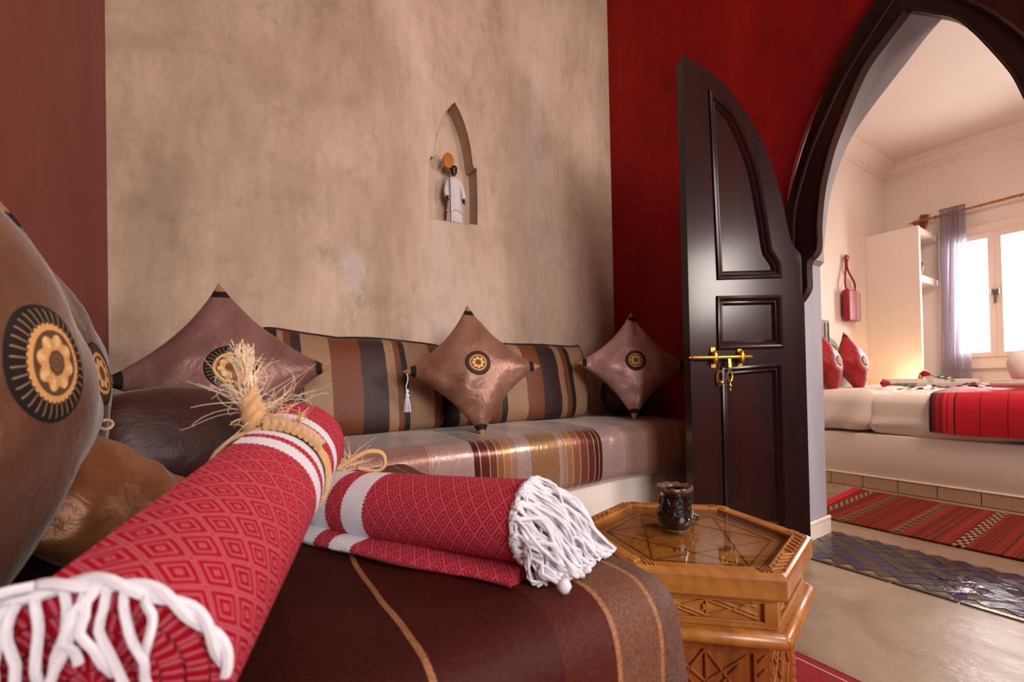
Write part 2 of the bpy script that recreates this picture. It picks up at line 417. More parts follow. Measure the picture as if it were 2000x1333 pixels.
# bedroom
BY, WX, BZ = 1.885, 6.33, 3.16
struct('wall_head', box(2.70, WX+.2, BY, BY+.15, 0, BZ), WHITE_WALL)
WY1, WY0, WZ0, WZ1 = 1.385, .62, .955, 2.235
struct('wall_window', extrude([(-2.6, 0), (BY, 0), (BY, BZ), (-2.6, BZ)], fYZ, WX, WX+.2, [[(WY0, WZ0), (WY1, WZ0), (WY1, WZ1), (WY0, WZ1)]]), WHITE_WALL)
struct('wall_foot', box(2.70, WX+.2, -2.8, -2.6, 0, BZ), WHITE_WALL)
struct('ceiling_bedroom', box(2.70, WX+.2, -2.8, BY+.15, BZ, BZ+.1), WHITE_WALL)
def cornice(a, b, inward, name):
    a, b, n = Vector(a), Vector(b), Vector(inward)
    prof = [(0, 0), (.13, 0), (.13, -.018), (.115, -.022), (.11, -.035), (.085, -.045), (.06, -.07), (.05, -.095), (.035, -.1), (.03, -.115), (.015, -.12), (.012, -.14), (0, -.14)]
    V, F = [], []; k = len(prof)
    for e, s in ((a, 1), (b, 1)):
        for u, v in prof: V.append(e+n*u+Vector((0, 0, v)))
    for i in range(k): F.append((i, (i+1) % k, k+(i+1) % k, k+i))
    F += [tuple(range(k)), tuple(range(k, 2*k))]
    return struct(name, (V, F), WHITE_WALL)
cornice((2.70, BY, BZ), (WX, BY, BZ), (0, -1, 0), 'trim_1')
cornice((WX, BY, BZ), (WX, -2.6, BZ), (-1, 0, 0), 'trim_2')
# window with two casements
wn = struct('window_1', extrude([(WY0-.07, WZ0-.06), (WY1+.07, WZ0-.06), (WY1+.07, WZ1+.06), (WY0-.07, WZ1+.06)], fYZ, WX-.03, WX+.05, [[(WY0+.03, WZ0+.03), (WY1-.03, WZ0+.03), (WY1-.03, WZ1-.03), (WY0+.03, WZ1-.03)]]), WHITE_PAINT, label='cream casement window blown out by daylight')
GL = Mat('window_glass'); g = GL.n.new('ShaderNodeBsdfTransparent'); gg = GL.n.new('ShaderNodeBsdfGlossy'); gg.inputs['Roughness'].default_value = .02
mx = GL.n.new('ShaderNodeMixShader'); fr = GL.n.new('ShaderNodeFresnel'); fr.inputs[0].default_value = 1.45
gb = GL.n.new('ShaderNodeNewGeometry'); GL.link(GL.math('MULTIPLY', fr.outputs[0], GL.math('SUBTRACT', 1., gb.outputs['Backfacing'])), mx.inputs[0]); GL.link(g.outputs[0], mx.inputs[1]); GL.link(gg.outputs[0], mx.inputs[2])
GL.link(mx.outputs[0], GL.n['Material Output'].inputs[0]); GLASS = GL.m
MID = 1.05
for a, b in ((WY0+.03, MID-.001), (MID+.001, WY1-.03)):
    cs = child(wn, 'casement', extrude([(a, WZ0+.03), (b, WZ0+.03), (b, WZ1-.03), (a, WZ1-.03)], fYZ, WX-.045, WX, [[(a+.045, WZ0+.075), (b-.045, WZ0+.075), (b-.045, WZ1-.085), (a+.045, WZ1-.085)]]), WHITE_PAINT)
    child(cs, 'pane', box(WX-.026, WX-.020, a+.04, b-.04, WZ0+.07, WZ1-.08), GLASS)
child(wn, 'window_sill', box(WX-.05, WX+.02, WY0-.09, WY1+.09, WZ0-.085, WZ0-.06, .006), WHITE_PAINT)
hb = join(box(WX-.06, WX-.045, MID-.025, MID+.025, 1.585, 1.625, .006), bar((WX-.065, MID, 1.6), (WX-.068, MID, 1.505), .018, .014), tube([(WX-.062, MID-.018, 1.64), (WX-.062, MID-.018, 1.59)], .013), tube([(WX-.062, MID+.018, 1.64), (WX-.062, MID+.018, 1.59)], .013))
child(wn, 'window_handle', hb, STEEL, 40, label='dark grey metal handle')
# salon window frame behind the camera
w2 = struct('window_2', extrude([(-.14, 1.14), (-.14, 2.76), (1.38, 2.76), (1.38, 1.14)], fXZ, YF-.02, YF+.02, [[(-.08, 1.2), (-.08, 2.7), (1.32, 2.7), (1.32, 1.2)]]), WHITE_PAINT)
for x in (.62,): child(w2, 'mullion', box(x-.025, x+.025, YF-.01, YF+.015, 1.2, 2.8), WHITE_PAINT)

# zellige threshold: diamond tiles
ZC1 = []
for i, (c, rg) in enumerate([((88, 76, 54), .2), ((76, 66, 48), .2), ((98, 82, 58), .22), ((40, 32, 92), .18), ((50, 40, 110), .16), ((62, 54, 52), .2)]):
    M = Mat('zellige_%s' % ['olive', 'moss', 'ochre', 'indigo', 'blue', 'smoke'][i]); n = M.noise(9, None, 5, .6); n2 = M.noise(40, None, 4)
    a = tuple(v*.5 for v in s2l(c)[:3])+(1,); b = tuple(v*.55 for v in a[:3])+(1,)
    bb = M.bump(n, .35, .012); M.bump(n2, .25, .002, bb)
    ZC1.append(M.p(M.mix(M.ramp(n2, [(.35, 0.), (.65, 1.)]), a, b), M.ramp(n, [(.3, rg*.55), (.7, rg*1.3)]), 0, .6))
th = struct('trim_3', box(2.27, 2.745, JY0, JY1-.005, -.002, .0005), GROUT, label='threshold bed of diamond glazed tiles')
tw, tl = .085, .155
meshcache = {}
rows = 6; hx = .475/rows
cnt = 0
for i in range(-1, rows*2+1):
    for j in range(0, 15):
        cx = 2.27+hx*.5*i; cy = JY0+(j+(.5 if i % 2 else 0))*tl*.5
        # clip to strip
        P = [(cx-hx*.5*.96, cy), (cx, cy-tl*.25*.97), (cx+hx*.5*.96, cy), (cx, cy+tl*.25*.97)]
        if cx < 2.27+.02 or cx > 2.745-.02 or cy < JY0+.02 or cy > JY1-.025: continue
        h = .003+random.random()*.0015; tx = random.uniform(-.02, .02); ty = random.uniform(-.02, .02)
        top = [(x, y, h+(x-cx)*tx+(y-cy)*ty) for x, y in P]; bot = [(x, y, 0) for x, y in P]
        g_ = (top+bot, [(0, 1, 2, 3), (4, 5, 6, 7)[::-1], (0, 4, 5, 1), (1, 5, 6, 2), (2, 6, 7, 3), (3, 7, 4, 0)])
        mi = random.choice([3, 4, 3, 5]) if (i//2+j) % 2 else random.choice([0, 1, 2, 5, 0])
        child(th, 'tile', g_, ZC1[mi]); cnt += 1
for j in range(5):
    y = JY0+.02+j*(JY1-JY0-.02)/5
    child(th, 'border_tile', box(2.242, 2.268, y, y+(JY1-JY0-.02)/5-.006, 0, .004, .0012, 1), ZC1[[0, 2, 1, 0, 5][j]])

# jamb skirting tiles
def skirt(name, x0, x1, y0, y1, n, along):
    s = struct(name, box(x0, x1, y0, y1, 0.001, .07), GROUT)
    for i in range(n):
        if along == 'x':
            a = x0+(x1-x0)*i/n; b = x0+(x1-x0)*(i+1)/n-.003
            child(s, 'tile', box(a, b, y0-.006, y0+.004, 0.001, .075, .002, 1), BASE_WHITE)
            child(s, 'moulding', box(a, b, y0-.010, y0+.006, .076, .096, .006, 2), BASE_WHITE)
        else:
            a = y0+(y1-y0)*i/n; b = y0+(y1-y0)*(i+1)/n-.003
            child(s, 'tile', box(x1-.004, x1+.006, a, b, 0.001, .075, .002, 1), BASE_WHITE)
    return s
skirt('baseboard_jamb', 2.30, 2.705, JY1-.012, JY1-.002, 3, 'x')
skirt('baseboard_partition', 2.701, 2.712, JY1+.0, BY, 5, 'y')

# wooden arch frame on the red wall (two stepped bands ending in a lobe)
OUT = [(1.066, 1.45), (1.066, 1.50), (1.06, 1.60), (1.03, 1.70), (.985, 1.84), (.911, 2.03), (.788, 2.255), (.675, 2.385), (.62, 2.45), (AC, 2.50)]
GRV = [(1.012, 1.42), (1.011, 1.46), (1.006, 1.56), (.993, 1.648), (.955, 1.775), (.915, 1.879), (.811, 2.079), (.716, 2.209), (.64, 2.30), (AC, 2.365)]
INN = [(.916, 1.406), (.911, 1.45), (.910, 1.526), (.896, 1.661), (.87, 1.78), (.835, 1.888), (.737, 2.102), (.66, 2.19), (.61, 2.238), (AC, 2.262)]
def mir(p): return [(2*AC-y, z) for y, z in p]
def band(o, i, d0, d1):
    o = curve2(o, 4); i = curve2(i, 4)
    return join(extrude(o+i[::-1], fYZ, d0, d1), extrude(mir(o+i[::-1]), fYZ, d0, d1))
fr_ = Thing('arch_frame', None, None, (XR, AC, 0), kind='structure'); fr_.o.name = 'trim_4'; fr_.o['label'] = 'dark varnished pointed arch frame with lobed ends'
fr_.part('outer_band', band(OUT, GRV, XR-.035, XR+.0), WOOD_DARK, smooth=30)
LOBE = [(1.012, 1.42), (1.04, 1.405), (1.066, 1.45)]
def lobe_poly():
    a = [(1.012, 1.455), (1.013, 1.40), (1.013, 1.169)]
    b = curve2([(1.013, 1.169), (.985, 1.195), (.96, 1.235), (.955, 1.267), (.956, 1.30), (.953, 1.361), (.93, 1.385), (.916, 1.406), (.911, 1.45)], 4)
    return a+b[1:]
fr_.part('lobe', extrude(lobe_poly(), fYZ, XR-.055, XR), WOOD_DARK, smooth=30)
fr_.part('lobe', extrude(mir(lobe_poly()), fYZ, XR-.055, XR), WOOD_DARK, smooth=30)
g1 = curve2(GRV[1:], 4); 
fr_.part('inner_band', band([(1.012, 1.45)]+GRV[2:], [(.911, 1.45)]+INN[2:], XR-.055, XR), WOOD_DARK, smooth=30)
fr_.part('outer_foot', join(extrude([(1.066, 1.45), (1.055, 1.425), (1.03, 1.40), (1.013, 1.392), (1.012, 1.45)], fYZ, XR-.035, XR), extrude(mir([(1.066, 1.45), (1.055, 1.425), (1.03, 1.40), (1.013, 1.392), (1.012, 1.45)]), fYZ, XR-.035, XR)), WOOD_DARK)
bead = [(XR-.058, y, z) for y, z in curve2(GRV, 6)]
fr_.part('bead', join(tube(bead, .007, 6), tube([(x, 2*AC-y, z) for x, y, z in bead], .007, 6)), WOOD_DARK, smooth=True)
ib = [(XR-.056, y, z) for y, z in curve2(INN, 6)]
fr_.part('edge_bead', join(tube(ib, .004, 6), tube([(x, 2*AC-y, z) for x, y, z in ib], .004, 6)), WOOD_DARK, smooth=True)
fr_.part('jamb_post', join(box(XR-.03, XR, 1.035, 1.075, 0, 1.42, .003, 1), box(XR-.03, XR, 2*AC-1.075, 2*AC-1.035, 0, 1.42, .003, 1)), WOOD_DARK)

# door leaf, opened into the salon; local frame: s along leaf from hinge, z up, depth d towards the camera
HX, HY = 2.25, 1.012
_dd = Vector((1.74-2.26, 1.235-1.01, 0)).normalized(); _dn = Vector((_dd.y, -_dd.x, 0))
if _dn.y > 0: _dn = -_dn
DM = Matrix((_dd, -_dn, Vector((0, 0, 1)))).transposed().to_4x4(); DM.translation = (HX, HY, 0)
def dX(u, v, d): return DM @ Vector((u, -d, v))      # d>0 towards camera
door = Thing('door_1', None, None, (HX, HY, 0), kind='structure'); door.o['label'] = 'dark varnished half-arch door leaf standing open with brass bolt'
edge = curve2([(.57, 2.268), (.50, 2.235), (.394, 2.17), (.263, 2.03), (.168, 1.858), (.106, 1.669), (.071, 1.503), (.05, 1.445), (.012, 1.40), (.0, 1.36)], 4)
pan1 = [(.444, 2.10)]+curve2([(.444, 2.10), (.385, 2.06), (.322, 1.985), (.243, 1.80), (.202, 1.593), (.178, 1.43), (.165, 1.40), (.135, 1.355), (.13, 1.305)], 4)[1:]+[(.424, 1.292)]
pan2 = [(.430, 1.19), (.134, 1.198), (.132, .985), (.433, .98)]
pan3 = [(.418, .875), (.138, .89), (.134, .16), (.418, .16)]
leaf_out = [(0, .012)]+[(.57, .012)]+edge
door.part('frame', extrude(leaf_out, dX, 0, .042, [pan1, pan2, pan3]), WOOD_DARK, smooth=25)
def inset(poly, d):
    c = Vector((sum(p[0] for p in poly)/len(poly), sum(p[1] for p in poly)/len(poly)))
    n = len(poly); out = []
    area2 = sum(poly[i][0]*poly[(i+1) % n][1]-poly[(i+1) % n][0]*poly[i][1] for i in range(n)); sg = 1 if area2 > 0 else -1
    for i in range(n):
        a, b, q = Vector(poly[i-1]), Vector(poly[i]), Vector(poly[(i+1) % n])
        e1 = (b-a).normalized(); e2 = (q-b).normalized(); n1 = Vector((-e1.y, e1.x))*sg; n2 = Vector((-e2.y, e2.x))*sg
        bi = (n1+n2); 
        if bi.length < 1e-6: bi = n1
        bi.normalize(); k = max(.35, bi.dot(n1)); out.append(tuple(b+bi*(d/k)))
    return out
for i, pp in enumerate((pan1, pan2, pan3)):
    door.part('panel', extrude(pp, dX, .012, .026), WOOD_DARK, smooth=25)
    ins = inset(pp, .03)
    pl_ = [dX(u, v, .042) for u, v in inset(pp, .006)]
    # raised moulding around the panel and raised field
    V, F = [], []; n = len(pp)
    for dd_, h_ in ((-.016, .042), (-.012, .051), (-.004, .054), (.004, .049), (.009, .038), (.016, .040), (.026, .027)):
        V += [dX(u, v, h_) for u, v in inset(pp, dd_)]
    for r0 in range(6):
        for k in range(n): F.append((r0*n+k, r0*n+(k+1) % n, (r0+1)*n+(k+1) % n, (r0+1)*n+k))
    door.part('moulding', (V, F), WOOD_DARK, smooth=35)
# closing strip on the free edge
door.part('edge_strip', join(extrude([(.570, .02), (.580, .02), (.580, 2.26), (.570, 2.268)], dX, -.004, .048)), WOOD_DARK)
# brass bolt
bz = .932
b0 = door.part('bolt', join(tube([dX(.595, bz, .062), dX(.583, bz, .062), dX(.58, bz, .062), dX(.30, bz, .062), dX(.288, bz, .062)], [.004, .006, .009, .009, .004], 12)), BRASS, smooth=True, label='brass sliding bolt')
for s_ in (.47, .34):
    door.part('bolt_bracket', join(xf(lathe([(0, -.03), (.008, -.026), (.014, -.012), (.012, 0), (.014, .012), (.008, .026), (0, .032)], 12), Matrix.Translation(dX(s_, bz, .06))), bar(dX(s_, bz-.045, .045), dX(s_, bz+.045, .045), .022, .006, up=_dn)), BRASS, smooth=True, parent=b0)
def ov(s_, z_, a, b, d_, th_=.004): return tube([dX(s_+a*math.cos(q*PI/8), z_+b*math.sin(q*PI/8), d_) for q in range(17)], th_, 6)
h0 = door.part('latch', join(bar(dX(.405, bz, .062), dX(.405, bz-.045, .066), .014, .01, up=_dn), ov(.405, bz-.082, .012, .026, .066), xf(lathe([(0, -.05), (.006, -.04), (.002, -.03), (.010, -.022), (.004, -.012), (.008, 0)], 10), Matrix.Translation(dX(.405, bz-.105, .066)))), BRASS, smooth=True, parent=b0)
door.part('keyhole_plate', join(ov(.44, bz-.09, .016, .03, .048, .005), xf(lathe([(0, -.012), (.012, -.006), (.014, 0), (.010, .008), (0, .012)], 12), Matrix.Translation(dX(.44, bz-.11, .056)))), BRASS, smooth=True, parent=b0)
# ================================================================== SALON FURNITURE
def nz(q, s, o=0): return noise.noise(Vector(q)*s+Vector((o, o*1.7, o*.3)))
# plaster bench bases
struct_b = mk('plaster_bench', box(XL+.004, XR-.004, 1.57, YB-.004, 0, .35, .012), BASE_WHITE, 40, 'low white plaster bench base built along the tan wall', 'bench')
mk('plaster_bench', box(XL+.004, .44, .46, 1.565, 0, .197, .012), BASE_WHITE, 40, 'plaster bench base along the left wall, hidden under the brown throw', 'bench')
L = [.607, .809, .85, .884, .915, .949, .981, 1.015, 1.195, 1.234, 1.269, 1.313, 1.359, 1.399, 1.425, 1.584, 1.746, 1.894, 2.05]
ST = [(-.4, (150, 112, 102)), (.359, (160, 124, 116)), (.607, (180, 156, 152)), (.774, (74, 22, 22)), (.809, (96, 42, 40)), (.85, (116, 66, 56)), (.884, (150, 106, 80)), (.915, (172, 130, 96)), (.949, (166, 140, 126)),
      (.981, (176, 160, 164)), (1.039, (156, 124, 88)), (1.183, (178, 160, 160)), (1.208, (168, 140, 120)), (1.234, (164, 122, 92)), (1.269, (146, 96, 76)), (1.313, (120, 66, 58)), (1.359, (98, 44, 42)), (1.399, (70, 20, 22)),
      (1.437, (182, 156, 156)), (1.584, (180, 148, 140)), (1.746, (180, 136, 112)), (1.894, (176, 122, 96)), (2.05, (180, 126, 102))]
BENCH_ST = stripe_mat('striped_satin_bench', 0, -.4, 2.3, ST, L, .0045, metal=.45, rough=.3)
def mfn(q):
    c = .035*(1-((q.x-1.0)/1.5)**2)*max(0, (q.z-.45)/.15)*math.sin(PI*min(1, max(0, (q.y-1.48)/.72)))*.6
    bulge = -.010*math.sin(PI*min(1, max(0, (q.z-.35)/.25))) if q.y < 1.56 else 0
    fold = 0
    for x0, k in ((1.52, 1), (1.64, -1), (2.0, 1), (2.1, -1)):
        fold += .008*k*math.exp(-((q.x-x0-(q.z-.5)*.15)/.018)**2)*math.exp(-((q.z-.53)/.06)**2)
    return Vector((0, bulge-fold+nz(q, 4)*.006, c+nz(q, 5, 3)*.006-.02*max(0, (q.x-2.1)/.15)**2*(1 if q.z > .5 else 0)))
mk('bench_mattress', rbox(XL+.008, XR-.03, 1.50, YB-.012, .352, .608, .055, 110, 16, 5, 6, mfn), BENCH_ST, True,
   'long bench mattress in striped mauve, silver and maroon satin below the tan wall', 'mattress')
ST2 = [(-.4, (52, 14, 11)), (.05, (58, 17, 14)), (.158, (64, 20, 16)), (.30, (76, 30, 22)), (.376, (108, 74, 60)), (.45, (98, 72, 64))]
THROW = stripe_mat('brown_throw_fabric', 0, -.4, .6, ST2, [.158, .376, .452], .007, rough=.62, metal=.0, nz=.03, lc=(150, 108, 76), sheen=.0, spec=.18)
def tfn(q):
    d = Vector((0, 0, nz(q, 6, 8)*.006))
    if q.z < .53:
        k = min(1, (.53-q.z)/.2)
        d += Vector((k*.010*math.sin(q.y*38), k*.012*math.sin(q.x*44+1)-k*.01, 0))
    return d
mk('bench_mattress', rbox(XL+.004, .530, .372, 1.49, .20, .582, .06, 40, 50, 8, 6, tfn), THROW, True,
   'near bench mattress under a brown throw with gold stripes, red towels lying on it', 'mattress')

# ---- cushions
class Cushion:
    def __init__(s, a, t, p, seed=0, wr=.006, drop=0):
        s.a, s.t, s.p, s.seed, s.wr, s.drop = a, t, p, seed, wr, drop
    def S(s, u, v, side, off=0):
        x = s.a*u*(1-s.p*(1-v*v)); z = s.a*v*(1-s.p*(1-u*u))
        k = max(0, (1-u*u)*(1-v*v))
        d = s.t*k**.55
        e = 1-k
        d += s.wr*e*k**.25*(math.sin(7*(u+v)+3*(u-v)+s.seed)+nz((u*2, v*2, side), 1.6, s.seed)*2.2)
        d += nz((u, v, side), 2.2, s.seed+5)*s.wr*k**.4*1.5
        return Vector((x, -side*(max(0, d)+off), z))
def place(c, az, tilt, roll):
    R = Matrix.Rotation(az, 4, 'Z') @ Matrix.Rotation(-tilt, 4, 'X') @ Matrix.Rotation(roll, 4, 'Y')
    M = Matrix.Translation(c) @ R; return M
def cushion(name, label, cs, M, mat, medal=.06, caps=True, group=None, n=34, loops=()):
    T = Thing(name, label, 'cushion', M.translation, M.to_3x3(), group)
    V, F = [], []
    par = [math.sin(-PI/2+PI*i/n) for i in range(n+1)]
    for side in (1, -1):
        base = len(V)
        for u in par:
            for v in par: V.append(cs.S(u, v, side))
        for i in range(n):
            for j in range(n):
                q = (base+i*(n+1)+j, base+(i+1)*(n+1)+j, base+(i+1)*(n+1)+j+1, base+i*(n+1)+j+1)
                F.append(q if side == 1 else q[::-1])
    bm = bmesh.new(); vs = [bm.verts.new(p) for p in V]
    for q in F: bm.faces.new([vs[i] for i in q])
    bmesh.ops.remove_doubles(bm, verts=bm.verts, dist=1e-5)
    T.part('cover', bm_geo(bm), mat, False, smooth=80)
    if medal:
        V, F, U = [], [], []; nr, na = 8, 40
        for i in range(nr+1):
            for k in range(na):
                r = i/nr; a = 2*PI*k/na; u = r*math.cos(a)*medal/cs.a/(1-cs.p); v = r*math.sin(a)*medal/cs.a/(1-cs.p)
                V.append(cs.S(u, v, 1, .0022 if i < nr else .0003)); U.append((r*math.cos(a), r*math.sin(a)))
        for i in range(nr):
            for k in range(na): F.append((i*na+k, i*na+(k+1) % na, (i+1)*na+(k+1) % na, (i+1)*na+k))
        T.part('medallion', (V, F, U), MEDAL, False, smooth=80, label='round black and gold embroidered medallion')
    if caps:
        dd = .30
        for su, sv in ((1, 1), (1, -1), (-1, 1), (-1, -1)):
            V, F, U = [], [], []; m_ = 8
            for side in (1, -1):
                b = len(V)
                for i in range(m_+1):
                    for j in range(m_+1):
                        r = dd*i/m_*(1-.12*(2*j/m_-1)**2); t = j/m_
                        u = su*(1-r*(1-t)); v = sv*(1-r*t)
                        V.append(cs.S(u, v, side, .0018)); U.append((i/m_, t))
                for i in range(m_):
                    for j in range(m_): F.append((b+i*(m_+1)+j, b+(i+1)*(m_+1)+j, b+(i+1)*(m_+1)+j+1, b+i*(m_+1)+j+1))
            T.part('corner_cap', (V, F, U), CAPM, False, smooth=80, label='black and gold embroidered corner')
    for su, sv in loops:
        P = cs.S(su, sv, 1); o = Vector((su, 0, sv)).normalized()
        T.part('cord_loop', tube([P+o*.018*(1-math.cos(q*PI/6))+Vector((0, 0, .012*math.sin(q*PI/6))) for q in range(13)], .0022, 6), TWINE, False, smooth=True)
    return T
R45 = PI/4
cushion('satin_cushion', 'large plum brown satin cushion on point in the left corner, partly behind the towels', Cushion(.238, .085, .16, 3), place((.005, 1.80, .892), .06, .24, R45-.07), SATIN_LEFT, .075, group=None)
cc = cushion('satin_cushion', 'brown satin cushion on point in the middle of the bench with white tassel', Cushion(.225, .085, .17, 9, .007), place((.935, 1.765, .905), -.28, .30, R45-.03), SATIN_BROWN, .056)
cushion('satin_cushion', 'shiny mauve satin cushion on point in the corner beside the open door', Cushion(.225, .085, .17, 14, .011), place((1.925, 1.73, .925), -.62, .26, R45+.05), SATIN_MAUVE, .056)
# tassel of the middle cushion
P0 = cc.M @ Cushion(.225, .085, .17, 9).S(-1, 1, 1) if False else None
def tassel(T, top):
    top = Vector(top)
    g = tube([top+Vector((.004*math.sin(i), 0, -.012*i)) for i in range(6)], .0022, 6)
    k = lathe([(0, 0), (.006, -.004), (.007, -.012), (.004, -.018), (.008, -.024), (.009, -.03), (.004, -.034)], 12, top+Vector((0, 0, -.06)))
    st = []
    for i in range(26):
        a = i*2.4; r = .011*math.sqrt((i+.5)/26)
        st.append(tube([top+Vector((math.cos(a)*r*.5, math.sin(a)*r*.5, -.09)), top+Vector((math.cos(a)*r*1.1, math.sin(a)*r*1.1, -.12)), top+Vector((math.cos(a)*r*1.4, math.sin(a)*r*1.4, -.15-.004*random.random()))], .0014, 4))
    T.part('tassel', join(g, k, *st), YARN, smooth=True, label='white cord tassel')
tassel(cc, (.598, 1.70, .885))
# near cushions against the left wall
cushion('satin_cushion', 'largest, nearest brown satin cushion at the left edge with big medallion', Cushion(.22, .11, .10, 21, .004), place((-.25, .637, .862), 1.33, .13, 1.0), SATIN_NEAR, .058, loops=((1, 1),))
cushion('satin_cushion', 'dark brown satin cushion leaning behind the nearest one on the left wall', Cushion(.225, .075, .10, 25, .004), place((-.277, 1.13, .87), 1.5, .12, .52), SATIN_DARK, .06)
cushion('satin_cushion', 'crumpled bronze satin cushion lying low between the near cushions and the towels', Cushion(.125, .06, .12, 31, .006), place((-.185, 1.0, .662), .9, .5, R45), SATIN_BRONZE, 0, caps=False)
# dark rounded cushions
def blob(name, label, c, sx, sy, sz, az, tilt, mat, seed):
    V, F = [], []; n, m_ = 28, 18
    M = place(c, az, tilt, 0)
    T = Thing(name, label, 'cushion', c, M.to_3x3())
    def se(x, e): return math.copysign(abs(x)**e, x)
    for i in range(m_+1):
        ph = -PI/2+PI*i/m_
        for k in range(n):
            a = 2*PI*k/n
            p = Vector((sx*se(math.cos(ph), .8)*se(math.cos(a), .75), sy*se(math.cos(ph), .9)*se(math.sin(a), .9), sz*se(math.sin(ph), .75)))
            p *= 1+nz(p, 9, seed)*.06
            V.append(p)
    for i in range(m_):
        for k in range(n): F.append((i*n+k, i*n+(k+1) % n, (i+1)*n+(k+1) % n, (i+1)*n+k))
    bm = bmesh.new(); vs = [bm.verts.new(p) for p in V]
    for q in F: bm.faces.new([vs[i] for i in q])
    bmesh.ops.remove_doubles(bm, verts=bm.verts, dist=1e-4)
    T.part('cover', bm_geo(bm), mat, False, smooth=80)
    sp = [(sx*se(math.cos(2*PI*k/24), .75)*1.01, 0, sz*se(math.sin(2*PI*k/24), .75)*1.01) for k in range(25)]
    T.part('piping', tube(sp, .004, 6), mat, False, smooth=True)
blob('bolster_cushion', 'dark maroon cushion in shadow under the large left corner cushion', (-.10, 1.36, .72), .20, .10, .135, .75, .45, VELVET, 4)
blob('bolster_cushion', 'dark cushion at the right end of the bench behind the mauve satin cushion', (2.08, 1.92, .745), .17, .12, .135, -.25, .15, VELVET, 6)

# long striped back bolsters
BLK, TAN, RUST, DKB = (24, 14, 14), (150, 120, 92), (108, 56, 26), (50, 26, 24)
def bolster(label, x0, x1, stops, lines, z0, z1, top, seed):
    T = Thing('back_cushion', label, 'cushion', ((x0+x1)/2, 2.08, z0), None)
    mt = stripe_mat('bolster_stripes_%s' % ('wide' if seed == 1 else 'short'), 0, x0-.1-(x0+x1)/2, x1+.1-(x0+x1)/2, [(a-(x0+x1)/2, c) for a, c in stops], [l-(x0+x1)/2 for l in lines], .003, rough=.6, metal=.03, nz=.02, sheen=.05)
    n, m_ = 90, 26; V, F = [], []
    for i in range(n+1):
        u = -1+2*i/n; x = (x0+x1)/2+(x1-x0)/2*u
        e = max(0, 1-abs(u)**9)**.5
        zt = top(x); zb = z0
        for k in range(m_):
            a = 2*PI*k/m_; ca, sa = math.cos(a), math.sin(a)
            yy = math.copysign(abs(ca)**.8, ca); zz = math.copysign(abs(sa)**.62, sa)
            th = .095*(.25+.75*e)
            y = 2.085-th*yy*(1 if yy > 0 else .95)+.045*zz+nz((x, zz, yy), 5, seed)*.008
            z = (zt+zb)/2+(zt-zb)/2*zz*(.90+.10*e)+nz((x*2, zz, yy), 2, seed+3)*.006
            V.append(Vector((x+.02*math.sin(zz*1.5), min(y, 2.198), z)))
    for i in range(n):
        for k in range(m_): F.append((i*m_+k, i*m_+(k+1) % m_, (i+1)*m_+(k+1) % m_, (i+1)*m_+k))
    F += [tuple(range(m_)), tuple(n*m_+k for k in range(m_))]
    T.part('cover', (V, F), mt, smooth=70)
    pp = [V[i*m_+m_//4]+Vector((0, 0, .003)) for i in range(n+1)]
    T.part('piping', tube(pp, .005, 6), VELVET, smooth=True)
    e0 = [V[k]+Vector((-.003, 0, 0)) for k in range(m_)]; e1 = [V[n*m_+k]+Vector((.003, 0, 0)) for k in range(m_)]
    for e_ in (e0, e1): T.part('end_piping', tube(e_+[e_[0]], .005, 6), VELVET, smooth=True)
bolster('long striped brown back cushion on the left half of the bench', .10, .905,
        [(0, BLK), (.17, TAN), (.195, RUST), (.222, DKB), (.262, TAN), (.37, RUST), (.495, DKB), (.61, TAN), (.655, RUST), (.68, BLK), (.71, TAN), (.835, RUST)], [], .615, 1.07,
        lambda x: 1.112-.06*min(1, max(0, (x-.10)/.3))**1-.008*math.sin(x*9), 1)
bolster('striped brown back cushion on the right half of the bench, behind the tasselled one', .915, 1.86,
        [(.8, BLK), (.96, TAN), (1.0, RUST), (1.02, BLK), (1.06, TAN), (1.08, RUST), (1.20, BLK), (1.236, TAN), (1.374, RUST), (1.485, DKB), (1.61, TAN), (1.648, RUST), (1.686, BLK), (1.718, TAN), (1.835, RUST)], [], .62, 1.05,
        lambda x: 1.062-.012*(x-.9)+.014*math.exp(-((x-1.84)/.03)**2), 2)

# ---- rolled towels
def towel_mat(name, stops, L_, pu=.024, pv=.030):
    M = Mat(name); s = M.sep(M.tc.outputs['UV']); u, v = s[0], s[1]
    def tri(x, p): return M.math('ABSOLUTE', M.math('SUBTRACT', M.math('MULTIPLY', M.math('FRACT', M.math('DIVIDE', x, p)), 2.), 1.))
    a = M.math('ADD', tri(u, pu), tri(v, pv))
    ln = M.math('SINE', M.math('MULTIPLY', M.math('ABSOLUTE', M.math('SUBTRACT', a, 1.)), 6*PI*.86))
    ln = M.ramp(ln, [(.25, 0.), (.65, 1.)])
    wv = M.noise(900, M.tc.outputs['UV'], 1)
    th = M.math('ABSOLUTE', M.math('SINE', M.math('MULTIPLY', M.math('ADD', u, M.math('MULTIPLY', v, .6)), 2*PI/.0022)))
    ln = M.math('MULTIPLY', ln, M.ramp(th, [(.1, .45), (.6, 1.)]))
    red = M.mix(M.noise(60, None, 3), s2l((146, 2, 28)), s2l((178, 10, 44)))
    c = M.mix(M.math('MULTIPLY', ln, .62), red, s2l((214, 120, 132)))
    ub = M.math('ADD', M.math('DIVIDE', u, L_), M.math('MULTIPLY', M.math('SUBTRACT', tri(v, .006), .5), .006))
    w_ = M.ramp(ub, [(a_, float(b_)) for a_, b_ in stops], 'CONSTANT')
    c = M.mix(w_, c, s2l((226, 224, 232)))
    h = M.math('ADD', M.math('MULTIPLY', ln, .6), M.math('MULTIPLY', th, .35))
    M.bump(h, .55, .0022)
    return M.p(c, .9, 0, .15)
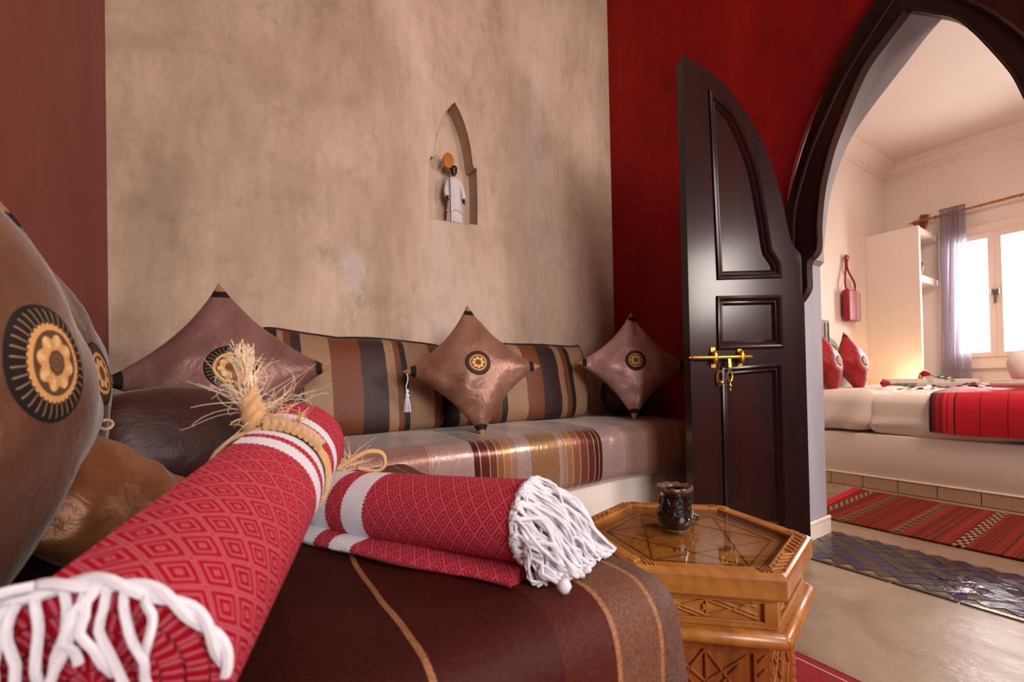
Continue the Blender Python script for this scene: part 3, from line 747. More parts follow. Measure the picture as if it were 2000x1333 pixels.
def roll(A, B, R, turns, pitch, nax=50, per=44, rad=None, squash=(1, 1), ov_=0, r0=.006, flat_bottom=None, start=-PI*.5):
    A, B = Vector(A), Vector(B); d = (B-A); L_ = d.length; d.normalize(); sd = d.cross(Vector((0, 0, 1))).normalized(); up = sd.cross(d)
    th = pitch*.88; N = int(per*turns); V, F, U = [], [], []
    def pt(t, q, inner):
        ang = start+2*PI*turns*q; r = R-pitch*turns*(1-q)
        r = max(r, r0)-(th if inner else 0)
        k = rad(t) if rad else 1
        wob = 1+.02*nz((t*2, ang*.4, r*10), 1, 3)
        x = math.cos(ang)*r*k*squash[0]*wob; z = math.sin(ang)*r*k*squash[1]*wob
        P = A+d*(L_*t)+sd*x+up*z
        if flat_bottom is not None and P.z < flat_bottom+ (th if inner else 0)*.5: P.z = flat_bottom+(th if inner else 0)*.5
        return P
    arc = [0]
    for i in range(1, N+1): arc.append(arc[-1]+(R-pitch*turns*(1-i/N))*2*PI*turns/N)
    W = 2*(N+1)
    for j in range(nax+1):
        t = j/nax
        for i in range(N+1): V.append(pt(t, i/N, False)); U.append((t*L_, arc[i]))
        for i in range(N, -1, -1): V.append(pt(t, i/N, True)); U.append((t*L_, arc[i]))
    for j in range(nax):
        for k in range(W): F.append((j*W+k, j*W+(k+1) % W, (j+1)*W+(k+1) % W, (j+1)*W+k))
    for i in range(N):
        for j in (0, nax): F.append((j*W+i, j*W+i+1, j*W+W-2-i, j*W+W-1-i))
    def spir(q, t, off=0): 
        P = pt(t, q, False); return P
    return (V, F, U), L_, (d, sd, up), spir
# towel one (long, lying across the end of the other)
A1, B1 = Vector((-.073, .376, .664)), Vector((.112, .880, .748))
T1 = Thing('rolled_towel', 'large rolled red diamond-pattern hammam towel running from the bottom left corner', 'towel', A1)
L1 = (B1-A1).length
TM1 = towel_mat('red_towel_weave_long', [(0, 0), (.50, 1), (.548, 0), (.578, 1), (.645, 0), (.655, 1), (.672, 0), (.735, 1), (.785, 0)], L1, .034, .040)
def rad1(t):
    k = 1-.10*math.exp(-((t-.66)/.035)**2)
    if t > .93: k *= math.sqrt(max(.0, 1-((t-.93)/.09)**2))*.9+.1
    return k
g, L1, fr1, sp1 = roll(A1, B1, .079, 5.2, .0135, 60, 44, rad1, (1.03, .98), start=PI*.15)
T1.part('roll', g, TM1, smooth=70)
# rim cord and hanging yarn at the near end
d1, s1, u1 = fr1
def rim(ang, r=.080, back=0): return A1-d1*(.004+back)+s1*math.cos(ang)*r*1.03+u1*math.sin(ang)*r*.98
cords = []
for ph in (0, PI):
    cords.append(tube([rim(PI*1.05-q*.037, .074+.0028*math.cos(q*.30+ph), .0026*math.sin(q*.30+ph)) for q in range(90)], .0034, 6))
for i in range(34):
    a = PI*1.1-i*.095 if i < 26 else random.uniform(PI*.6, PI*1.15)
    P = rim(a, .074); out = (s1*math.cos(a)*.4+Vector((0, 0, -.3)))
    ln = random.uniform(.03, .075); pts = []
    for k in range(7):
        t = k/6; pts.append(P+(-d1*(.012*math.sin(t*2.5))+out*ln*t*t)+Vector((random.uniform(-.002, .002), random.uniform(-.002, .002), -ln*t*.75))+s1*math.sin(t*4+i)*.006)
    pts = smoothline(pts, 2)
    pts = [Vector((p.x, p.y, max(p.z, .588))) for p in pts]
    cords.append(tube(pts, .0026, 6))
for i in range(14):  # loose yarns over the left side
    a = random.uniform(PI*.55, PI*1.05); P = rim(a, .080, .006)
    q = random.uniform(.5, 1)
    cords.append(tube(smoothline([P, P-s1*.02*q-d1*.01, P-s1*.05*q-d1*.02-u1*.02, P-s1*.075*q-d1*.015-u1*.06*q], 4), .0028, 6))
T1.part('fringe', join(*cords), YARN, smooth=True, kind='stuff', label='white twisted yarn fringe')
def twine_ring(fr, C, r, n=3, sq=(1.03, .98), wv=.004, floor_z=.584):
    d, s_, u_ = fr; G = []
    for j in range(n):
        pts = []
        for k in range(49):
            a = 2*PI*k/48; rr = r+.0022+random.uniform(0, .0012)
            p = C+d*((j-(n-1)/2)*.0065+wv*math.sin(a*2+j))+s_*math.cos(a)*rr*sq[0]+u_*math.sin(a)*rr*sq[1]
            p.z = max(p.z, floor_z); pts.append(p)
        G.append(tube(pts, .0038, 6, False, .7))
    return join(*G)
C1 = A1.lerp(B1, .66)
T1.part('twine_wrap', twine_ring(fr1, C1, .079*.905, 3), TWINE, smooth=True)
def strands(base, up, n, length, spread, r, mat_r=None, curl=.3, seg=8, side=None, up_bias=1.0):
    G = []
    for i in range(n):
        v = Vector((random.gauss(0, spread), random.gauss(0, spread), up_bias)).normalized()
        q = (Vector(up)*1.0+Vector((random.gauss(0, spread), random.gauss(0, spread), random.gauss(0, spread)))).normalized()
        p = Vector(base)+Vector((random.gauss(0, .004), random.gauss(0, .004), random.gauss(0, .004)))
        pts = [p.copy()]; l = length*random.uniform(.6, 1.15); ax = Vector((random.gauss(0, 1), random.gauss(0, 1), random.gauss(0, 1))).normalized()
        w_ = random.gauss(0, curl)
        for k in range(seg):
            q = (Matrix.Rotation(w_*k/seg, 3, ax) @ q).normalized(); p = p+q*l/seg; pts.append(p.copy())
        G.append(tube(pts, [r*(1-.6*k/seg) for k in range(seg+1)], 4))
    return join(*G)
KN = C1+u1*.075-s1*.012
# frayed braid rising from the knot
br = []
for ph in (0, PI, PI*.5):
    pts = [KN+Vector((.011*math.cos(ph+t*.9)*(1-.3*t/10), .011*math.sin(ph+t*.9), .0085*t-.004))+s1*(-.002*t) for t in range(11)]
    br.append(tube(smoothline(pts, 2), [.0075*(1-.45*i/20) for i in range(21)], 8))
T1.part('twine_braid', join(*br), TWINE, smooth=True, label='thick frayed sisal braid')
tip = KN+Vector((-.012, 0, .062))
T1.part('twine_fray', join(strands(tip, Vector((-.12, 0, 1)), 120, .050, .20, .0009, curl=.25), strands(tip+Vector((0, 0, -.03)), Vector((-.1, 0, .8)), 50, .07, .42, .0006, curl=.9),
       strands(KN+Vector((0, 0, .02)), Vector((-.8, .2, .5)), 14, .10, .4, .0005, curl=1.8), strands(KN+Vector((0, 0, .02)), Vector((.9, -.1, .4)), 22, .10, .4, .0005, curl=1.3)), HAIR, smooth=True, kind='stuff', label='loose blond sisal fibres')
kn = [strands(KN+s1*q, Vector((random.uniform(-.5, .5), 0, .6)), 14, .03, .8, .0014, curl=1.5, seg=6) for q in (0, .015, .03, .045)]
lump = []
for q in range(9):
    a = PI/2-.95*q/8; c = C1+s1*math.cos(a)*.077+u1*math.sin(a)*.077
    lump.append(tube([c-d1*.016+s1*.004, c+u1*.006, c+d1*.014+s1*.006], [.005, .0075, .004], 7))
T1.part('twine_knot', join(*(lump+kn)), TWINE, smooth=True, kind='stuff')

# towel two (fringed end towards the table)
A2, B2 = Vector((.122, .93, .628)), Vector((.352, .505, .652))
def rad2(t): return (.70+.30*min(1, t/.2)**.6)*(1-.05*math.exp(-((t-.13)/.03)**2))
T2 = Thing('rolled_towel', 'smaller rolled red and white towel with white knotted fringe facing the table', 'towel', A2)
L2 = (B2-A2).length
ST_T2 = [(0, 1), (.085, 0), (.125, 1), (.275, 0), (.352, 1), (.452, 0)]
TM2 = towel_mat('red_towel_weave_short', ST_T2, L2, .026, .032)
g, L2, fr2, sp2 = roll(A2, B2, .060, 4.4, .0125, 56, 44, rad2, (1.12, 1.0), start=PI*.1)
T2.part('roll', g, TM2, smooth=70)
d2_, s2_, u2_ = fr2
# lower folded layer
def fold_geo():
    V, F, U = [], [], []; nax, m_ = 44, 22
    cams = -s2_ if (-s2_).dot(Vector((-1, -1, 0))) > 0 else s2_
    for j in range(nax+1):
        t = -.0+1.0*j/nax; C = A2+(B2-A2)*t
        w_ = .030+.012*math.sin(t*2.2)-.006*t; th_ = .0125*(1-.25*t)
        C = Vector((C.x, C.y, .5835+th_))+cams*(.042+.006*math.sin(t*5)-.004*t)
        arc = 0; last = None
        for k in range(m_):
            a = 2*PI*k/m_; P = C+cams*math.cos(a)*w_*(1 if math.cos(a) > 0 else 1.4)+Vector((0, 0, 1))*math.copysign(abs(math.sin(a))**.8, math.sin(a))*th_
            P.z += .002*math.sin(t*14+k)
            if last is not None: arc += (P-last).length
            last = P.copy(); V.append(P); U.append((t*L2*1.0+.004, arc+.01))
    for j in range(nax):
        for k in range(m_): F.append((j*m_+k, j*m_+(k+1) % m_, (j+1)*m_+(k+1) % m_, (j+1)*m_+k))
    F += [tuple(range(m_)), tuple(nax*m_+k for k in range(m_))]
    return V, F, U
T2.part('folded_layer', fold_geo(), TM2, smooth=70)
C2 = A2.lerp(B2, .135)
T2.part('twine_wrap', twine_ring(fr2, C2, .060*rad2(.135)*1.01, 2, (1.14, 1.02), .006), TWINE, smooth=True)
K2 = C2+u2_*.054+s2_*.01
bow = smoothline([K2, K2+Vector((.035, -.005, .014)), K2+Vector((.075, -.012, .034)), K2+Vector((.105, -.014, .030)), K2+Vector((.112, -.012, .006)), K2+Vector((.095, -.012, -.004)), K2+Vector((.06, -.012, .006))], 4)
bow2 = smoothline([K2+Vector((-.02, 0, -.004)), K2+Vector((0, 0, .008)), K2+Vector((.03, .006, .010)), K2+Vector((.04, .01, .002))], 4)
T2.part('twine_bow', join(tube(bow, .0048, 8, True, .7), tube(bow2, .0055, 8, True, .7), tube([K2-s2_*.012-d2_*.005, K2+s2_*.012+d2_*.006], .006, 8)), TWINE, smooth=True)
T2.part('twine_fray', join(strands(K2+Vector((.045, 0, .015)), Vector((.1, .1, .9)), 14, .06, .5, .0006, curl=1.2), strands(K2+Vector((.01, 0, .01)), Vector((.2, 0, .5)), 20, .05, .9, .0005, curl=1.5),
       strands(K2+Vector((.05, 0, .012)), Vector((1, -.1, .3)), 10, .06, .3, .0005, curl=1.2)), HAIR, smooth=True, kind='stuff')
# fringe
fg = []
zt = .5865
def fringe_strand(P, dirv, ln, r, landing):
    pts = [P, P+d2_*.010+Vector((0, 0, .002))]
    mid = P.lerp(landing, .45)+Vector((random.gauss(0, .010), random.gauss(0, .010), .014+random.gauss(0, .008)))
    q3 = P.lerp(landing, .8)+Vector((random.gauss(0, .006), random.gauss(0, .006), -.004+random.gauss(0, .004)))
    pts += [mid, q3, landing+Vector((0, 0, 0)), landing+Vector((random.gauss(0, .005), random.gauss(0, .005), 0))]
    pts = smoothline(pts, 4)
    pts = [Vector((p.x, p.y, max(p.z, zt-(.03*max(0, p.x-.50)/.05)**1+random.random()*.002))) for p in pts]
    w_ = random.random()*6
    off = .0016
    for ph in (0, PI):
        tw_ = [p+Vector((math.cos(i*1.1+ph+w_)*off, math.sin(i*1.1+ph+w_)*off, math.sin(i*1.1+ph)*off*.6)) for i, p in enumerate(pts)]
        fg.append(tube(tw_, r, 5))
for i in range(150):
    q = random.uniform(.25, 1) if i < 110 else random.uniform(.8, 1)
    P = sp2(q, 1.0); rel = P-B2
    ang = math.atan2(rel.z, rel.dot(s2_))
    f_ = (rel.dot(s2_)/.065+1)/2          # 0..1 across the roll
    h_ = (rel.z/.06+1)/2
    ln = random.uniform(.04, .12)*(0.55+.45*h_)
    go = (Vector((1, .05, 0))*(.55+.55*h_)+Vector((-.05, -.6, 0))*(1-f_*.6)*(.9-h_*.5)).normalized()
    land = Vector((P.x, P.y, 0))+go*ln+d2_*.012; land.z = zt+.002+random.random()*.012*(1-ln/.12)
    fringe_strand(P, None, ln, random.choice((.0017, .0021, .0025)), land)
for k in range(11):   # end bulges (knots)
    P = B2+Vector((random.uniform(-.02, .11), random.uniform(-.06, .01), 0)); P.z = zt+.005
    fg.append(xf(lathe([(0, -.005), (.004, -.003), (.0055, 0), (.004, .003), (0, .006)], 8), Matrix.Translation(P)))
# rim cord following the outer turn
fg.append(tube([sp2(q/120, 1.0)+d2_*(.003+.002*math.sin(q*.9))+Vector((0, 0, .001*math.sin(q*1.4))) for q in range(92, 121)]+[], .0036, 6))
fg.append(tube([sp2(q/120, 1.0)+d2_*(.003-.002*math.sin(q*.9))-Vector((0, 0, .001*math.sin(q*1.4))) for q in range(60, 121)]+[], .0030, 6))
kb = B2+Vector((-.005, -.075, 0)); kb.z = zt+.007
fg.append(xf(lathe([(0, -.009), (.006, -.007), (.0095, 0), (.007, .006), (0, .009)], 12), Matrix.Translation(kb)))
fg.append(tube([kb, kb.lerp(sp2(.9, 1.0), .4)+Vector((0, 0, -.012)), sp2(.75, 1.0)], .003, 6))
T2.part('fringe', join(*fg), YARN, smooth=True, kind='stuff', label='thick white twisted fringe spilling on the throw')

# ---- hexagonal carved table
TC = Vector((.995, .726, 0)); TH = .45; TA = math.radians(15)
def hexa(R, off=0): return [(R*math.cos(TA+k*PI/3), R*math.sin(TA+k*PI/3)) for k in range(6)]
tb = Thing('side_table', 'hexagonal carved honey pine table with glass top beside the near bench', 'table', TC)
def hp(R, z0, z1, bevtop=0):
    P = hexa(R); V = [Vector((x, y, z0)) for x, y in P]+[Vector((x, y, z1)) for x, y in P]
    F = [tuple(range(5, -1, -1)), tuple(range(6, 12))]+[(i, (i+1) % 6, 6+(i+1) % 6, 6+i) for i in range(6)]
    return V, F
tb.part('tabletop', hp(.262, .405, .437), PINE, False)
tb.part('corner_block', hp(.232, .02, .40), PINE_D, False)
RI, RO = .246, .290
rimg = []; bx = hexa(RO); ix = hexa(RI); ax_ = hexa(.236)
for k in range(6):
    a, b, c, d = Vector(bx[k]+(0,)), Vector(bx[(k+1) % 6]+(0,)), Vector(ix[(k+1) % 6]+(0,)), Vector(ix[k]+(0,))
    n_ = ((a+b)/2).normalized()
    def ringp(R, z): 
        P = hexa(R); return [Vector((*P[k], z)), Vector((*P[(k+1) % 6], z))]
    prof = [(.246, .438), (.246, .450), (.252, .4535), (.280, .4535), (.2885, .449), (.291, .442), (.291, .405), (.287, .400), (.246, .400)]
    V = []; F = []
    for R_p, z in prof: V += ringp(R_p, z)
    for i in range(len(prof)): j = (i+1) % len(prof); F.append((2*i, 2*i+1, 2*j+1, 2*j))
    F += [tuple(2*i for i in range(len(prof))), tuple(2*i+1 for i in range(len(prof)))]
    rp = tb.part('rim_board', (V, F), PINE, False)
    # carved relief on the rim: slanted leaves between two fillets
    e0 = (Vector((*hexa(.266)[k], 0))); e1 = (Vector((*hexa(.266)[(k+1) % 6], 0))); dd3 = (e1-e0).normalized(); nn3 = Vector((dd3.y, -dd3.x, 0)); 
    if nn3.dot(e0+e1) < 0: nn3 = -nn3
    Lk = (e1-e0).length; G = []
    if k in (4, 1):
        for i in range(11):
            t = .05+.9*i/10; c0 = e0+dd3*Lk*t
            s3 = 1 if i < 5 else -1
            G.append(bar(c0-nn3*.010-dd3*.011*s3+Vector((0, 0, .4545)), c0+nn3*.010+dd3*.011*s3+Vector((0, 0, .4545)), .006, .004, bev=.0015))
        G.append(bar(e0+dd3*.01-nn3*.014+Vector((0, 0, .4545)), e1-dd3*.01-nn3*.014+Vector((0, 0, .4545)), .003, .003))
        G.append(bar(e0+dd3*.01+nn3*.014+Vector((0, 0, .4545)), e1-dd3*.01+nn3*.014+Vector((0, 0, .4545)), .003, .003))
    else:
        for t0 in (.03, .88):
            G = []
            for i in range(3):
                c0 = e0+dd3*Lk*(t0+.03*i); G.append(bar(c0-nn3*.011+Vector((0, 0, .4545)), c0+nn3*.011+dd3*.008+Vector((0, 0, .4545)), .004, .003))
            if t0 < .5: tb.part('rim_carving', join(*G), PINE, False, smooth=30, parent=rp)
    tb.part('rim_carving', join(*G), PINE, False, smooth=30, parent=rp)
# engraved star lines under the glass
G = []
P6 = hexa(.20); P7 = hexa(.225)
for k in range(6):
    a = Vector((*P6[k], .4375)); b = Vector((*P6[(k+1) % 6], .4375)); G.append(bar(a, b, .004, .0016))
    c = Vector((*P6[(k+2) % 6], .4375)); G.append(bar(a, c, .0035, .0015))
    G.append(bar(Vector((*P7[k], .4375)), Vector((*P7[(k+1) % 6], .4375)), .003, .0014))
    for q in range(3):
        cc_ = Vector((*P6[k], 0))*.62; G.append(tube([cc_+Vector(((.02+.013*q)*math.cos(w), (.02+.013*q)*math.sin(w), .438)) for w in [TA+k*PI/3+PI*.6+i*.16 for i in range(6)]], .0016, 4))
tb.part('engraved_star', join(*G), PINE_D, False)
GT = Mat('table_glass'); GT.p((1, .98, .93, 1), .02, 0, .5, Transmission_Weight=1.0, IOR=1.45)
g1_ = GT.n.new('ShaderNodeBsdfTransparent'); g1_.inputs[0].default_value = (.93, .92, .86, 1); g2_ = GT.n.new('ShaderNodeBsdfGlossy'); g2_.inputs['Roughness'].default_value = .015
mx = GT.n.new('ShaderNodeMixShader'); fr = GT.n.new('ShaderNodeFresnel'); fr.inputs[0].default_value = 1.5
gb = GT.n.new('ShaderNodeNewGeometry'); GT.link(GT.math('MULTIPLY', fr.outputs[0], GT.math('SUBTRACT', 1., gb.outputs['Backfacing'])), mx.inputs[0]); GT.link(g1_.outputs[0], mx.inputs[1]); GT.link(g2_.outputs[0], mx.inputs[2]); GT.link(mx.outputs[0], GT.n['Material Output'].inputs[0])
tb.part('glass_top', hp(.2455, .4430, .4478), GT.m, False, label='clear glass inset')
RA = .262
for k in range(6):
    def fp(R, t, z):
        P = hexa(R); a, b = Vector((*P[k], z)), Vector((*P[(k+1) % 6], z)); return a.lerp(b, t)
    def quadbox(Ra, Rb, t0, t1, z0, z1):
        V = [fp(R, t, z) for R in (Ra, Rb) for t in (t0, t1) for z in (z0, z1)]
        return V, [(0, 1, 3, 2), (4, 5, 7, 6), (0, 1, 5, 4), (2, 3, 7, 6), (0, 2, 6, 4), (1, 3, 7, 5)]
    # apron: frame + recessed carved panel
    ap = tb.part('apron', join(quadbox(.235, .268, 0, 1, .388, .400), quadbox(.235, .268, 0, 1, .335, .347), quadbox(.235, .268, 0, .09, .347, .388), quadbox(.235, .268, .91, 1, .347, .388), quadbox(.235, .258, .09, .91, .347, .388)), PINE, False)
    G = []
    def rel(t0, z0, t1, z1, R=.2605, w_=.006): G.append(bar(fp(R, t0, z0), fp(R, t1, z1), w_, .006, up=((fp(1, .5, 0))-Vector((0, 0, 0))).normalized(), bev=.0012))
    for (t0, z0, t1, z1) in ((.12, .384, .50, .351), (.12, .376, .44, .349), (.50, .384, .88, .351), (.56, .386, .88, .359), (.12, .351, .50, .384), (.5, .351, .88, .384), (.12, .359, .3, .350), (.70, .385, .88, .376)): rel(t0, z0, t1, z1, w_=.0045)
    rel(.5, .350, .5, .385, w_=.004); rel(.47, .3675, .53, .3675, w_=.012)
    rel(.10, .3885, .90, .3885, R=.267, w_=.004); rel(.10, .3465, .90, .3465, R=.267, w_=.004)
    tb.part('apron_carving', join(*G), PINE, False, smooth=30, parent=ap)
    tb.part('dowel_rail', tube([fp(.280, -.02, .318), fp(.280, 0, .318), fp(.280, 1, .318), fp(.280, 1.02, .318)], [.011, .0155, .0155, .011], 12) if k != 9 else None, PINE, False, smooth=60)
    tb.part('shelf_board', quadbox(.230, .276, 0, 1, .300, .334), PINE, False)
    lp = tb.part('lower_panel', join(quadbox(.215, .245, 0, .12, .0, .300), quadbox(.215, .245, .88, 1, .0, .300), quadbox(.215, .245, .12, .88, .272, .300), quadbox(.215, .245, .12, .88, 0, .05), quadbox(.215, .236, .12, .88, .05, .272)), PINE_V, False)
    G = []
    for (t0, z0, t1, z1) in ((.16, .262, .84, .06), (.16, .06, .84, .262), (.16, .262, .5, .20), (.5, .20, .84, .262), (.16, .16, .5, .27), (.5, .27, .84, .16), (.16, .16, .5, .05), (.5, .05, .84, .16), (.5, .055, .5, .265)): rel(t0, z0, t1, z1, R=.2385, w_=.006)
    for q in range(8): rel(.03, .06+.028*q, .09, .075+.028*q, R=.2465, w_=.006); rel(.91, .06+.028*q, .97, .075+.028*q, R=.2465, w_=.006)
    tb.part('panel_carving', join(*G), PINE_V, False, smooth=30, parent=lp)

# ---- black pierced ceramic burner on the table
BC = Vector((.998, .762, .4484))
bn = Thing('incense_burner', 'black glazed pierced ceramic burner on the glass table top', 'burner', BC)
prof = [(.030, 0), (.034, .003), (.040, .012), (.0455, .030), (.043, .050), (.036, .078), (.0335, .092), (.036, .100), (.043, .107), (.041, .113), (.033, .109), (.029, .100), (.031, .085), (.036, .06), (.041, .03), (.035, .008), (0, .006)]
bn.part('body', lathe(prof[:8]+prof[11:], 36), BLACK_CER, False, smooth=60)
bn.part('scalloped_rim', lathe([(.034, .096), (.044, .101), (.0475, .107), (.045, .112), (.036, .111), (.030, .104), (.034, .096)], 48, (0, 0, 0), lambda i, a: (.0022*math.cos(10*a) if 1 <= i <= 4 else 0, .0018*math.cos(10*a+1) if 1 <= i <= 4 else 0)), RIM_CER, False, smooth=60, label='wavy brown glazed rim')
bn.part('foot', lathe([(.030, -.0), (.037, .0), (.037, .003), (.030, .004)], 30), RIM_CER, False, smooth=True)
HOLE = Mat('dark_opening').p(s2l((6, 4, 4)), .9)
def rr_at(z):
    for (r0, z0), (r1, z1) in zip(prof, prof[1:]):
        if z0 <= z <= z1: return r0+(r1-r0)*(z-z0)/(z1-z0)
    return .04
G = []; H = []
cutn = 0
for row, (zc, sz) in enumerate(((.072, .0085), (.040, .0095))):
    for j in range(7):
        a0 = 2*PI*(j+.5*row)/7-2.1; kind_ = (j+row) % 2; pts = []
        if kind_ == 0: sh = [(math.cos(q)*sz*1.1, math.sin(q)*sz*1.1) for q in (PI/2, PI*7/6, PI*11/6)]
        else: sh = [(math.cos(PI/2+q*PI/5)*sz*(1.25 if q % 2 == 0 else .55), math.sin(PI/2+q*PI/5)*sz*(1.25 if q % 2 == 0 else .55)) for q in range(10)]
        def onb(x, z, e): r = rr_at(zc+z)+e; a = a0+x/.04; return Vector((r*math.cos(a), r*math.sin(a), zc+z))
        n0 = len(sh); V = [onb(x, z, .0006) for x, z in sh]+[onb(0, 0, .0006)]
        H.append((V, [(i, (i+1) % n0, n0) for i in range(n0)]))
        G.append(tube([onb(x, z, .0008) for x, z in sh]+[onb(*sh[0], .0008)], .0013, 5))
    for j in range(14):
        a0 = 2*PI*j/14-2.0; zc2 = zc-.018+(.005 if j % 2 else 0); c0 = Vector((rr_at(zc2)*math.cos(a0), rr_at(zc2)*math.sin(a0), zc2))
        G.append(xf(lathe([(0, -.003), (.003, 0), (0, .003)], 8), Matrix.Translation(c0)))
bn.part('cutouts', join(*H), HOLE, False, label='star and triangle openings')
bn.part('raised_outlines', join(*G), BLACK_CER, False, smooth=50)
bn.part('handle', tube([Vector((.036*c_, .036*s_, z)) for c_, s_, z in ()] or [Vector((.044*.8+.0, -.044*.6, .018)), Vector((.058*.8, -.058*.6, .020)), Vector((.060*.8, -.060*.6, .032)), Vector((.045*.8, -.045*.6, .038))], .0035, 8), BLACK_CER, False, smooth=True)

# ---- niche figurine (musician in a white robe with a hide drum on a stick)
FC = Vector((1.083, 2.245, 1.726)); SF = .315
fgz = Thing('figurine', 'small white-robed musician figurine standing in the arched wall niche', 'figurine', FC)
def robe_mod(i, a): return (.0035*math.cos(14*a)*(1 if i < 5 else .35), 0)
rob = lathe([(.036, .012), (.043, .018), (.040, .06), (.037, .10), (.034, .15), (.033, .20), (.036, .235), (.034, .258), (.016, .272), (.010, .276)], 56, (0, 0, 0), robe_mod)
rob = ([Vector((p.x*1.05, p.y*.62, p.z)) for p in rob[0]], rob[1])
fgz.part('robe', rob, ROBE, False, smooth=70)
ov_r = lathe([(.047, .072), (.044, .078), (.040, .10), (.0365, .15), (.0355, .20)], 40, (0, 0, 0), lambda i, a: (.0025*math.cos(11*a), .006*math.sin(3*a) if i == 0 else 0))
fgz.part('overskirt', ([Vector((p.x*1.05, p.y*.64, p.z)) for p in ov_r[0]], ov_r[1]), ROBE, False, smooth=70)
for sgn in (-1, 1):
    sl = tube(smoothline([(sgn*.030, -.002, .255), (sgn*.044, -.004, .225), (sgn*.052, -.008, .18), (sgn*.050, -.016, .150)], 3), [.012, .0125, .013, .0135, .014, .0145, .0145, .015, .015, .014][:10], 12)
    slo = fgz.part('sleeve', sl, ROBE, False, smooth=True)
    hb_ = tube([(sgn*.050, -.016, .150), (sgn*.050, -.018, .138), (sgn*.049, -.020, .130)], [.007, .008, .006], 8)
    fing = [tube([(sgn*(.046+.003*i), -.022, .134), (sgn*(.046+.003*i), -.024, .126), (sgn*(.046+.003*i), -.023, .121-.001*(i % 2))], .0016, 5) for i in range(4)]
    thb = tube([(sgn*.044, -.018, .140), (sgn*.041, -.022, .134), (sgn*.041, -.023, .129)], .0018, 5)
    fgz.part('hand', join(hb_, thb, *fing), SKIN_DK, False, smooth=True)
    fgz.part('foot', xf(lathe([(0, 0), (.011, .001), (.012, .006), (.008, .013), (0, .016)], 12), Matrix.Translation((sgn*.017, -.012, 0)) @ Matrix.Diagonal((.9, 1.5, 1, 1))), SKIN_DK, False, smooth=True)
hd = lathe([(0, .272), (.008, .274), (.0095, .284), (.015, .292), (.0185, .303), (.019, .313), (.017, .322), (.011, .329), (0, .331)], 20)
nose = tube([(0, -.018, .312), (0, -.0225, .306), (0, -.019, .303)], [.002, .003, .002], 6)
ears = [tube([(s*.0185, 0, .312), (s*.021, 0, .308), (s*.0185, 0, .303)], .0022, 6) for s in (-1, 1)]
hdo = fgz.part('head', join(hd, nose, *ears), SKIN_DK, False, smooth=True)
fgz.part('hair', lathe([(.0195, .312), (.0215, .320), (.019, .331), (.011, .337), (0, .339)], 18, (0, 0, 0), lambda i, a: (.001*math.sin(7*a+i), 0)), SKIN_DK, False, smooth=True)
fgz.part('eyes', join(*[xf(lathe([(0, -.0016), (.0022, 0), (0, .0016)], 8), Matrix.Translation((s*.0065, -.0172, .3125))) for s in (-1, 1)]), YARN, False, smooth=True)
dr = Thing('drum', 'ochre oval hide drum on a thin red stick beside the niche figurine', 'drum', FC+Vector((-.045, -.035, 0)))
dp = lathe([(0, -.008), (.030, -.008), (.034, -.005), (.034, .005), (.030, .008), (0, .008)], 28)
MD = Matrix.Translation((.0, .01, .345)) @ Matrix.Rotation(.18, 4, 'Y') @ Matrix.Rotation(PI/2-.1, 4, 'X') @ Matrix.Diagonal((.92, 1.35, 1, 1))
dr.part('drum_head', xf(dp, MD), DRUM, False, smooth=40)
dr.part('stick', tube([(.004, 0, .0), (.004, .0, .15), (.004, .006, .31)], .0028, 8), plain('dark_red_stick', (90, 26, 20), .5), False, smooth=True)

# ---- red rug in the salon
rg = Thing('rug', 'plain crimson rug with a thin pale border line beneath the table', 'rug', (.8, -.2, 0))
rg.part('pile', box(.50, 1.437, -1.4, .80, 0.0005, .010, .004), RUGRED, smooth=40)
rg.part('border_line', join(box(1.405, 1.409, -1.38, .78, .0100, .0106), box(.52, 1.409, .766, .77, .0100, .0106)), plain('pale_thread', (206, 170, 160), .8), label='thin pale border line')
rg.part('edge_binding', box(1.437, 1.445, -1.4, .80, .0005, .009, .003), plain('dark_red_binding', (112, 10, 26), .9))
# ================================================================== BEDROOM
bp = mk('bed_platform', box(3.965, 5.66, -.35, BY-.004, .085, .40, .012), WHITE_WALL, 40, 'built-in white plastered bed platform beyond the archway', 'bed base')
pb = Thing('platform_plinth', 'row of beige stone tiles along the foot of the bed platform', 'plinth', (3.96, .8, 0))
pb.part('core', box(3.968, 5.64, -.35, BY-.01, 0, .084), GROUT)
ys = [BY-.005]+[1.365+.205*k for k in (1, 0, -1, -2, -3, -4, -5, -6, -7, -8)]
tm = None
for a, b in zip(ys, ys[1:]):
    pb.part('tile', box(3.955, 3.970, b+.002, a-.002, .001, .084, .002, 1), TILE_BEIGE)
pb.part('capping', box(3.952, 3.966, -.35, BY-.005, .086, .097, .004), WHITE_WALL, smooth=40)
def duv(q):
    d = Vector((0, 0, 0))
    if q.x < 4.05:
        k = max(0, min(1, (.62-q.z)/.2))
        d.x = -.010*k*(1+math.sin(q.y*9))-.008*math.sin(q.y*21+q.z*14)*k
        d.x += -.014*math.exp(-((q.z-.50-.03*math.sin(q.y*3))/.018)**2)*(.6+.4*math.sin(q.y*6))
        d.z = .012*math.sin(q.y*5)*k
    if q.z > .6: d.z += nz(q, 3, 2)*.016+.02*math.sin(PI*min(1, max(0, (q.x-3.97)/1.6)))*.5
    return d
mk('duvet', rbox(3.97, 5.62, -.30, 1.34, .405, .690, .07, 34, 60, 6, 6, duv), LINEN, True, 'white duvet covering the bed, hanging over its near side', 'bedding')
def shf(q):
    d = Vector((0, 0, nz(q, 7, 4)*.012))
    if q.x < 4.03 and q.z < .62:
        k = (.62-q.z)/.2; d.x = -.02*k*(1+math.sin(q.y*26+q.z*9)); d.y = -.10*k*0+.03*k
    return d
